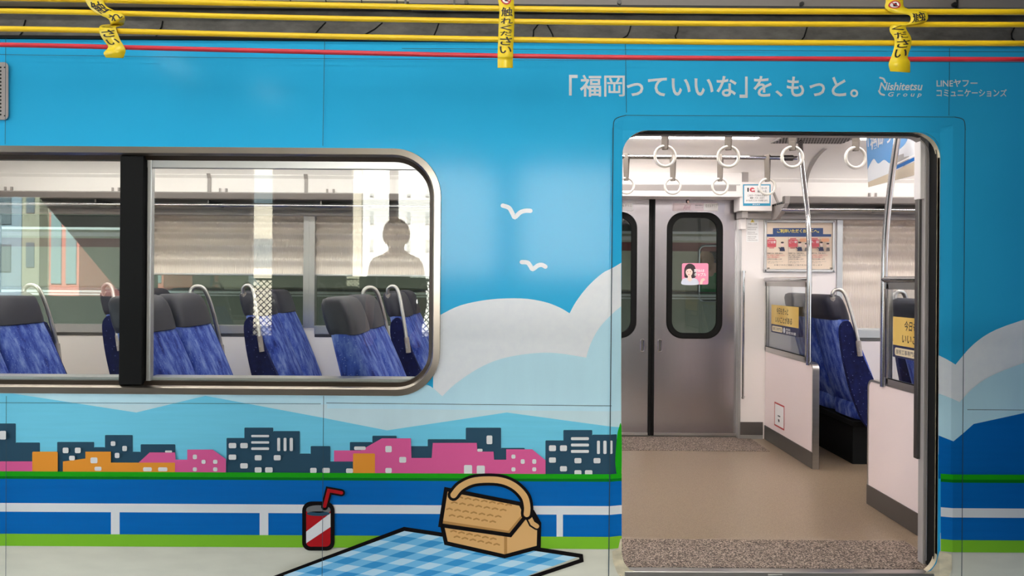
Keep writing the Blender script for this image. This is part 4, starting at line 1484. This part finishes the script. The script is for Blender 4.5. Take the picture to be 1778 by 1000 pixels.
wallseg(205, 430)
wallseg(468, 606)
wallseg(1085, 1900)
wallseg(-200, 430, 4.0, ZRR(345, YRW))
wallseg(430, 1100, 4.0, ZRR(288, YRW))
wallseg(606, 680, ZRR(482, YRW), -.06)
wallseg(745, 1085, ZRR(478, YRW), -.06)
wallseg(430, 468, ZRR(588, YRW), -.06)
wallseg(680, 745, ZRR(588, YRW), -.06)
wallseg(838, 905, 4.0, ZRR(300, YRW))
wallseg(-60, 205, ZRR(520, YRW), -.06)
rw.add([(KR(60, YRW), YRW - d, ZRR(348, YRW)) for d in (0, .12)] + [(KR(208, YRW), YRW - d, ZRR(520, YRW)) for d in (0, .12)] + [(KR(208, YRW), YRW - d, ZRR(340, YRW)) for d in (0, .12)],
       [(0, 2, 4), (1, 3, 5), (0, 1, 3, 2), (2, 3, 5, 4), (0, 4, 5, 1)], DARKW)
struct(rw.build('wall_platform'))
struct(MB().box(1.5, 3.0, -2.9, -1.15, -.06, 4.0, mat('occluder_grey', (70, 70, 68), .8)).build('occluder_right_near'))  # unseen block added to darken the right part of the carriage side
struct(MB().box(3.0, 3.2, -6.0, -.6, -.06, 4.0, MATS['occluder_grey']).build('occluder_right'))  # unseen wall added to keep out light from the right
for px0, px1, lb in ((675, 687, 'slim grey roof column mirrored above the reflected person'), (862, 900, 'broad grey roof column of the platform opposite the carriage')):
    tag(MB().box(KR(px0, -5.6), KR(px1, -5.6), -5.7, -5.5, -.06, 4.0, mat('column_grey', (128, 130, 126), .6)).build('roof_column', None, bevel=.01), lb, 'column', 'platform roof columns')
for px0, px1, lb in ((430, 468, 'narrow strip of chain link fence mirrored in the window left of the post'), (680, 745, 'chain link fence mirrored in the rounded end of the window')):
    fm = MB()
    x0, x1, z0, z1 = KR(px0, -5.9), KR(px1, -5.9), ZRR(588, -5.9), ZRR(488, -5.9)
    stp = .075
    k = -(z1 - z0)
    while k < (x1 - x0):
        for sg in (0, 1):
            a0 = max(0, -k)
            a1 = min(z1 - z0, (x1 - x0) - k)
            if a1 > a0:
                pa, pb = (x0 + k + a0, z0 + a0), (x0 + k + a1, z0 + a1)
                if sg:
                    pa, pb = (x0 + x1 - pa[0], pa[1]), (x0 + x1 - pb[0], pb[1])
                fm.tube([(pa[0], -5.9, pa[1]), (pb[0], -5.9, pb[1])], .0055, BLACK, 5)
        k += stp
    fm.tube([(x0, -5.9, z1), (x1, -5.9, z1)], .015, DARKSTEEL, 6)
    fm.tube([(x0, -5.9, z0), (x1, -5.9, z0)], .015, DARKSTEEL, 6)
    tag(fm.build('chain_link_fence'), lb, 'fence', 'chain link fences')


def building(px0, px1, Y, top, m, wm, label, nx, nz, ww=.5, wh=1.0):
    t = thing('building', label, 'building', (0, 0, 0), 'buildings across the street')
    x0, x1 = KR(px0, Y), KR(px1, Y)
    MB().box(x0, x1, Y - 5, Y, -.3, top, m).build('facade', t)
    for i in range(nx):
        for j in range(nz):
            cx = x0 + (x1 - x0) * (i + .5) / nx
            cz = 1.0 + (top - 1.0) * (j + .5) / nz
            MB().box(cx - ww / 2, cx + ww / 2, Y - .01, Y + .04, cz - wh / 2, cz + wh / 2, wm).build('window', t)


GREYW = mat('street_window', (92, 110, 116), .25)
building(628, 1080, -18, 12, mat('white_tower', (242, 243, 238), .7), mat('tower_window', (190, 196, 192), .4), 'tall white tower across the street, mirrored as a glare in the window', 14, 14, .10, .34)
building(420, 628, -20, 9, mat('cream_block', (196, 190, 172), .8), GREYW, 'cream block beside the white tower, seen mirrored as pale strips', 3, 4, .6, .9)
building(82, 134, -18.5, 3.1, mat('brick_red_wall', (196, 128, 112), .8), mat('shop_window', (128, 158, 158), .3), 'salmon red building mirrored in the left pane', 2, 3, .30, .7)
building(-220, 34, -24, 8, mat('bluish_block', (124, 150, 162), .6), GREYW, 'bluish block mirrored at the left edge of the window', 4, 4, .6, 1.0)
building(68, 260, -24.5, 7, mat('olive_block', (126, 128, 108), .8), GREYW, 'olive grey block behind the salmon red building', 3, 3, .7, .9)
building(35, 65, -24, 7, mat('sage_block', (140, 148, 128), .8), GREYW, 'sage grey block between the bluish and the salmon buildings', 1, 3, .3, .9)
struct(MB().box(-30, 20, -34, -6.3, -.5, -.3, mat('street_asphalt', (110, 108, 104), .9)).build('street'))
for x, y, sx, sy, lb in ((-2.95, -3.3, .12, .5, 'short platform lamp whose glow shows in the blue film above the window'), (-2.45, -4.3, .16, .4, 'smaller platform lamp behind the short one'),
                         (-1.2, -1.9, 1.2, .1, 'added unseen long lamp above the ropes on the left'), (.6, -1.9, 1.2, .1, 'added unseen long lamp above the ropes in the middle'), (-3.4, -1.9, 1.2, .1, 'added unseen long lamp above the ropes beyond the left edge')):  # the long lamps are added to give the carriage side base light
    t = thing('platform_light', lb, 'platform light', (0, 0, 0), 'platform lamps')
    zz = 3.06 if sx < .5 else 3.5
    MB().box(x - sx / 2 - .03, x + sx / 2 + .03, y - sy / 2 - .03, y + sy / 2 + .03, zz + .02, zz + .06, GREYP).build('lamp_housing', t)
    MB().box(x - sx / 2, x + sx / 2, y - sy / 2, y + sy / 2, zz, zz + .02, LAMPP if sx > .5 else LAMPS).build('lamp_tube', t)
    MB().tube([(x, y, zz + .06), (x, y, 4.0)], .012, GREYP, 8).build('lamp_stem', t)

# ------------------------------------------------------------------ the neighbouring train beyond the far windows
YT = 4.25
kt = (D + YT) / F
tz = lambda py: ZC - (py - PY) * kt
tx = lambda px: (px - PX) * kt
nb = thing('train_car', 'grey green train with a maroon band standing beyond the far windows', 'train')
NBODY = mat('grey_green_body', (140, 136, 120), .45)
NLOW = mat('olive_body_shade', (96, 97, 84), .5)
nx0, nx1 = tx(1213), tx(1330)
m1 = MB()
hole = rrect(nx0, tz(520), nx1, tz(424), .06, 5)
m1.poly([[(-9, -.7), (9, -.7), (9, tz(400)), (-9, tz(400))], hole], NBODY, lambda x, z: Vector((x, YT, z)))
m1.box(-9, 9, YT + 2.4, YT + 2.5, -.7, tz(400), mat('dark_teal_lining', (70, 92, 90), .6))
m1.box(-9, 9, YT + .02, YT + 2.4, -.4, -.3, NBODY)
n = len(hole)
m1.add([(x, YT, z) for x, z in hole] + [(x, YT + .05, z) for x, z in hole], [(k, (k + 1) % n, n + (k + 1) % n, n + k) for k in range(n)], BLACK)
m1.build('body', nb)
MAROON = mat('maroon_band', (96, 48, 44), .4)
bd = MB()
bd.poly([[(-9, tz(434)), (9, tz(434)), (9, tz(419)), (-9, tz(419))]], MAROON, lambda x, z: Vector((x, YT - .003, z)))
bd.build('maroon_band', nb)
MB().box(-9, 9, YT - .004, YT - .001, -.7, tz(512), NLOW).build('body_shade', nb)  # shading of the lower side put in as a darker olive sheet
rl = MB()
for py, hh_, m in ((402, .012, ALU), (412, .02, GREYP), (506, .01, DARKSTEEL), (511, .012, ALU), (516, .008, ALU)):
    rl.box(-9, 9, YT - .015, YT, tz(py) - hh_, tz(py) + hh_, m)
rl.build('body_rail', nb)
rf = MB()
rf.add([(-9, YT, tz(400)), (9, YT, tz(400)), (9, YT + .25, tz(365)), (-9, YT + .25, tz(365)), (9, YT + 1.2, 2.3), (-9, YT + 1.2, 2.3), (9, YT + 2.5, 1.7), (-9, YT + 2.5, 1.7)], [(0, 1, 2, 3), (3, 2, 4, 5), (5, 4, 6, 7)], mat('dark_train_roof', (54, 56, 54), .7))
rf.build('roof', nb)
MB().poly([rrect(nx0 + .01, tz(519), nx1 - .01, tz(425), .05, 5)], DGLASS, lambda x, z: Vector((x, YT + .03, z))).build('window_pane', nb)
MB().box(-6, 6, YT + .9, YT + 1.0, 2.0, 2.03, mat('next_train_added_lamp', (255, 250, 240), .4, emit=10.0)).build('added_cabin_lamp', nb)  # unseen lamp added to light up the passenger
tm = MB()
ring_ = rrect(nx0, tz(520), nx1, tz(424), .06, 5)
tm.tube([(x, YT - .004, z) for x, z in ring_], .012, DARKSTEEL, 6, True)
tm.build('window_frame', nb)
struct(MB().box(-12, 12, 2.9, 12, -1.0, -.75, mat('track_bed', (84, 78, 70), .9)).build('ground_track'))


# ------------------------------------------------------------------ people
SKIN = mat('skin', (206, 160, 136), .55)
HAIR = mat('dark_hair', (26, 22, 22), .6)


def person(label, loc, rz, H, pose, shirt, trousers):
    """One continuous body remeshed from tapered limbs, with hair, shirt and trousers as children."""
    s = H / 1.70
    t = thing('person', label, 'person', loc)
    t.rotation_euler = (0, 0, rz)
    V3 = lambda a: Vector(a) * s
    J = {k: V3(v) for k, v in pose.items()}
    bm_ = MB()
    sm_ = mat('skin', (206, 160, 136))

    def ell(mb, c, r, m, n=16):
        c = Vector(c)
        rings = []
        for i in range(1, n):
            a = math.pi * i / n
            rings.append([c + Vector((r[0] * s * math.sin(a) * math.cos(b), r[1] * s * math.sin(a) * math.sin(b), -r[2] * s * math.cos(a))) for b in [2 * math.pi * k / 18 for k in range(18)]])
        mb.loft(rings, m)

    def limb(mb, pts, rs, m):
        P = smooth([tuple(q) for q in pts], False, 5)
        R = [q[0] for q in smooth([(r * s,) for r in rs], False, 5)]
        mb.tube(P, R, m, 14)
    hd = J['head']
    ell(bm_, hd, (.082, .098, .118), sm_)
    ell(bm_, hd + V3((0, -.02, -.06)), (.056, .066, .066), sm_)
    ell(bm_, hd + V3((0, -.096, -.018)), (.012, .02, .02), sm_)
    for q in (-1, 1):
        ell(bm_, hd + V3((.077 * q, .006, -.01)), (.012, .022, .032), sm_)
    ell(bm_, hd + V3((0, -.086, -.066)), (.024, .012, .009), sm_)
    limb(bm_, [hd + V3((0, .02, -.05)), J['neck'], J['chest']], [.062, .060, .08], sm_)
    for q in (-1, 1):
        limb(bm_, [J['neck'] + V3((.02 * q, .01, .0)), J['neck'] + V3((.09 * q, .01, -.055)), J['shl' if q < 0 else 'shr'] + V3((0, 0, .005))], [.045, .05, .05], sm_)

    def torso(mb, g, m, lo=0.0):
        a, b, c = J['chest'], J['waist'], J['hip']
        rings = []
        for k, (pt, hx, hy) in enumerate(((a + V3((0, 0, .10)), .08, .055), (a + V3((0, 0, .06)), .135, .075), (a, .16, .10), (a.lerp(b, .5), .165, .105), (b, .145, .098), (b.lerp(c, .6), .165, .11), (c, .172, .118), (c + V3((0, 0, -.06)), .15, .105))):
            if k < lo * 8:
                continue
            rings.append([Vector((pt.x + (hx + g) * s * math.cos(q), pt.y + (hy + g) * s * math.sin(q), pt.z)) for q in [2 * math.pi * i / 24 for i in range(24)]])
        mb.loft(rings, m)
    torso(bm_, 0, sm_)
    for q, sd in ((-1, 'l'), (1, 'r')):
        sh, el_, wr_ = J['sh' + sd], J['el' + sd], J['wr' + sd]
        limb(bm_, [J['chest'] + V3((.1 * q, 0, .05)), sh, sh.lerp(el_, .5), el_, el_.lerp(wr_, .4), wr_], [.06, .054, .046, .037, .036, .025], sm_)
        dr = (wr_ - el_).normalized()
        sdv = Vector((q, 0, 0)) if abs(dr.x) < .8 else Vector((0, 1, 0))
        bk = dr.cross(sdv).normalized()
        ac = bk.cross(dr).normalized()
        pc = wr_ + dr * .05 * s
        limb(bm_, [wr_ - dr * .01 * s, pc, wr_ + dr * .088 * s], [.026, .034, .03], sm_)
        for j, ln in enumerate((.068, .078, .074, .058)):
            b0 = wr_ + dr * .085 * s + ac * (j - 1.5) * .019 * s
            limb(bm_, [b0, b0 + dr * ln * .45 * s + bk * .004 * s, b0 + dr * ln * .85 * s + bk * .02 * s], [.0105, .0095, .0085], sm_)
        th = wr_ + dr * .03 * s - ac * .03 * s
        limb(bm_, [th, th + (dr * .03 - ac * .016) * s, th + (dr * .058 - ac * .018 + bk * .008) * s], [.014, .0115, .0095], sm_)
        hp, kn_, an = J['hp' + sd], J['kn' + sd], J['an' + sd]
        limb(bm_, [J['hip'] + V3((.06 * q, 0, 0)), hp, hp.lerp(kn_, .5), kn_, kn_.lerp(an, .35), an], [.1, .088, .074, .054, .055, .038], sm_)
        limb(bm_, [an + V3((0, .03, -.035)), an + V3((0, -.05, -.045)), an + V3((0, -.14, -.055))], [.04, .042, .03], sm_)
    body = bm_.build('body', t, True, angle=180)
    rm = body.modifiers.new('remesh', 'REMESH')
    rm.mode = 'VOXEL'
    rm.voxel_size = .0065
    rm.use_smooth_shade = True
    sm2 = body.modifiers.new('smooth', 'SMOOTH')
    sm2.iterations = 3
    em_ = MB()
    for q in (-1, 1):
        ell(em_, hd + V3((.033 * q, -.079, .004)), (.012, .008, .007), mat('eye_dark', (30, 24, 22), .3), 8)
    em_.build('eyes', t, True)
    hm = MB()
    c = hd + V3((0, .014, .022))
    rings = []
    for i in range(1, 15):
        a = math.pi * i / 15
        ring_ = []
        for b in [2 * math.pi * k / 24 for k in range(24)]:
            v = Vector((.108 * math.sin(a) * math.cos(b), .12 * math.sin(a) * math.sin(b), .125 * math.cos(a)))
            if v.y < -.02 and v.z < .045:
                v.y = max(v.y, -.045)
                v.x *= .86
                v.z = max(v.z, .03)
            if v.z < -.075:
                v.z = -.075
            ring_.append(c + v * s)
        rings.append(ring_)
    hm.loft(rings, HAIR)
    hm.build('hair', t, True)
    sh_ = MB()
    torso(sh_, .014, shirt)
    for q, sd in ((-1, 'l'), (1, 'r')):
        sh, el_ = J['sh' + sd], J['el' + sd]
        limb(sh_, [J['neck'] + V3((.05 * q, .01, -.05)), J['neck'] + V3((.10 * q, .01, -.07)), sh], [.055, .062, .064], shirt)
        limb(sh_, [J['chest'] + V3((.11 * q, 0, .055)), sh, sh.lerp(el_, .75)], [.07, .068, .062], shirt)
    so = sh_.build('shirt', t, True, angle=180)
    rm = so.modifiers.new('remesh', 'REMESH')
    rm.mode = 'VOXEL'
    rm.voxel_size = .008
    rm.use_smooth_shade = True
    tr_ = MB()
    hp0 = J['hip']
    rings = [[Vector((hp0.x + hx * s * math.cos(b), hp0.y + hy * s * math.sin(b), hp0.z + dz_ * s)) for b in [2 * math.pi * i / 24 for i in range(24)]] for dz_, hx, hy in ((.09, .178, .122), (0, .19, .135), (-.07, .165, .12))]
    tr_.loft(rings, trousers)
    for sd in 'lr':
        hp, kn_, an = J['hp' + sd], J['kn' + sd], J['an' + sd]
        limb(tr_, [hp, hp.lerp(kn_, .5), kn_, kn_.lerp(an, .5), kn_.lerp(an, .95)], [.108, .092, .074, .068, .06], trousers)
    to_ = tr_.build('trousers', t, True, angle=180)
    rm = to_.modifiers.new('remesh', 'REMESH')
    rm.mode = 'VOXEL'
    rm.voxel_size = .008
    rm.use_smooth_shade = True
    return t


STAND = dict(head=(0, -.02, 1.585), neck=(0, .015, 1.46), chest=(0, .0, 1.30), waist=(0, 0, 1.08), hip=(0, .01, .93),
             shl=(-.142, .0, 1.36), ell=(-.205, .02, 1.09), wrl=(-.19, -.10, .87), shr=(.142, 0, 1.36), elr=(.205, .02, 1.09), wrr=(.19, -.10, .87),
             hpl=(-.09, 0, .90), knl=(-.10, -.01, .49), anl=(-.10, .02, .09), hpr=(.09, 0, .90), knr=(.10, -.01, .49), anr=(.10, .02, .09))
SIT = dict(head=(0, -.06, 1.22), neck=(0, .0, 1.09), chest=(0, .0, .93), waist=(0, .02, .70), hip=(0, .03, .55),
           shl=(-.185, 0, 1.0), ell=(-.25, -.10, .74), wrl=(-.12, -.30, .72), shr=(.185, 0, 1.0), elr=(.26, -.12, .76), wrr=(.10, -.33, .80),
           hpl=(-.09, -.02, .52), knl=(-.12, -.44, .50), anl=(-.12, -.42, .09), hpr=(.09, -.02, .52), knr=(.12, -.44, .50), anr=(.12, -.42, .09))
person('short haired person standing on the platform, mirrored as a dark shape in the window', (-.925, -2.7, -.06), math.pi, 1.73, STAND,
       mat('charcoal_shirt', (60, 62, 64), .85), mat('black_trousers', (36, 36, 40), .85))
pg = person('person in a green shirt sitting in the train beyond the closed doors', (tx(1264), YT + .5, .21), math.radians(-75), 1.75, SIT,
            mat('green_shirt', (52, 138, 92), .85), mat('navy_trousers', (40, 46, 66), .85))
bx, by = tx(1264), YT + .5
for nm, z0, z1, y0, y1 in (('bench_seat', .39, .62, -.28, .22), ('bench_back', .62, 1.12, .19, .27)):
    o = MB().box(-.4, .4, y0, y1, z0, z1, mat('bench_green', (40, 74, 66), .8)).build(nm, nb, bevel=.02)
    o.location = (bx, by, 0)
    o.rotation_euler = (0, 0, math.radians(-75))
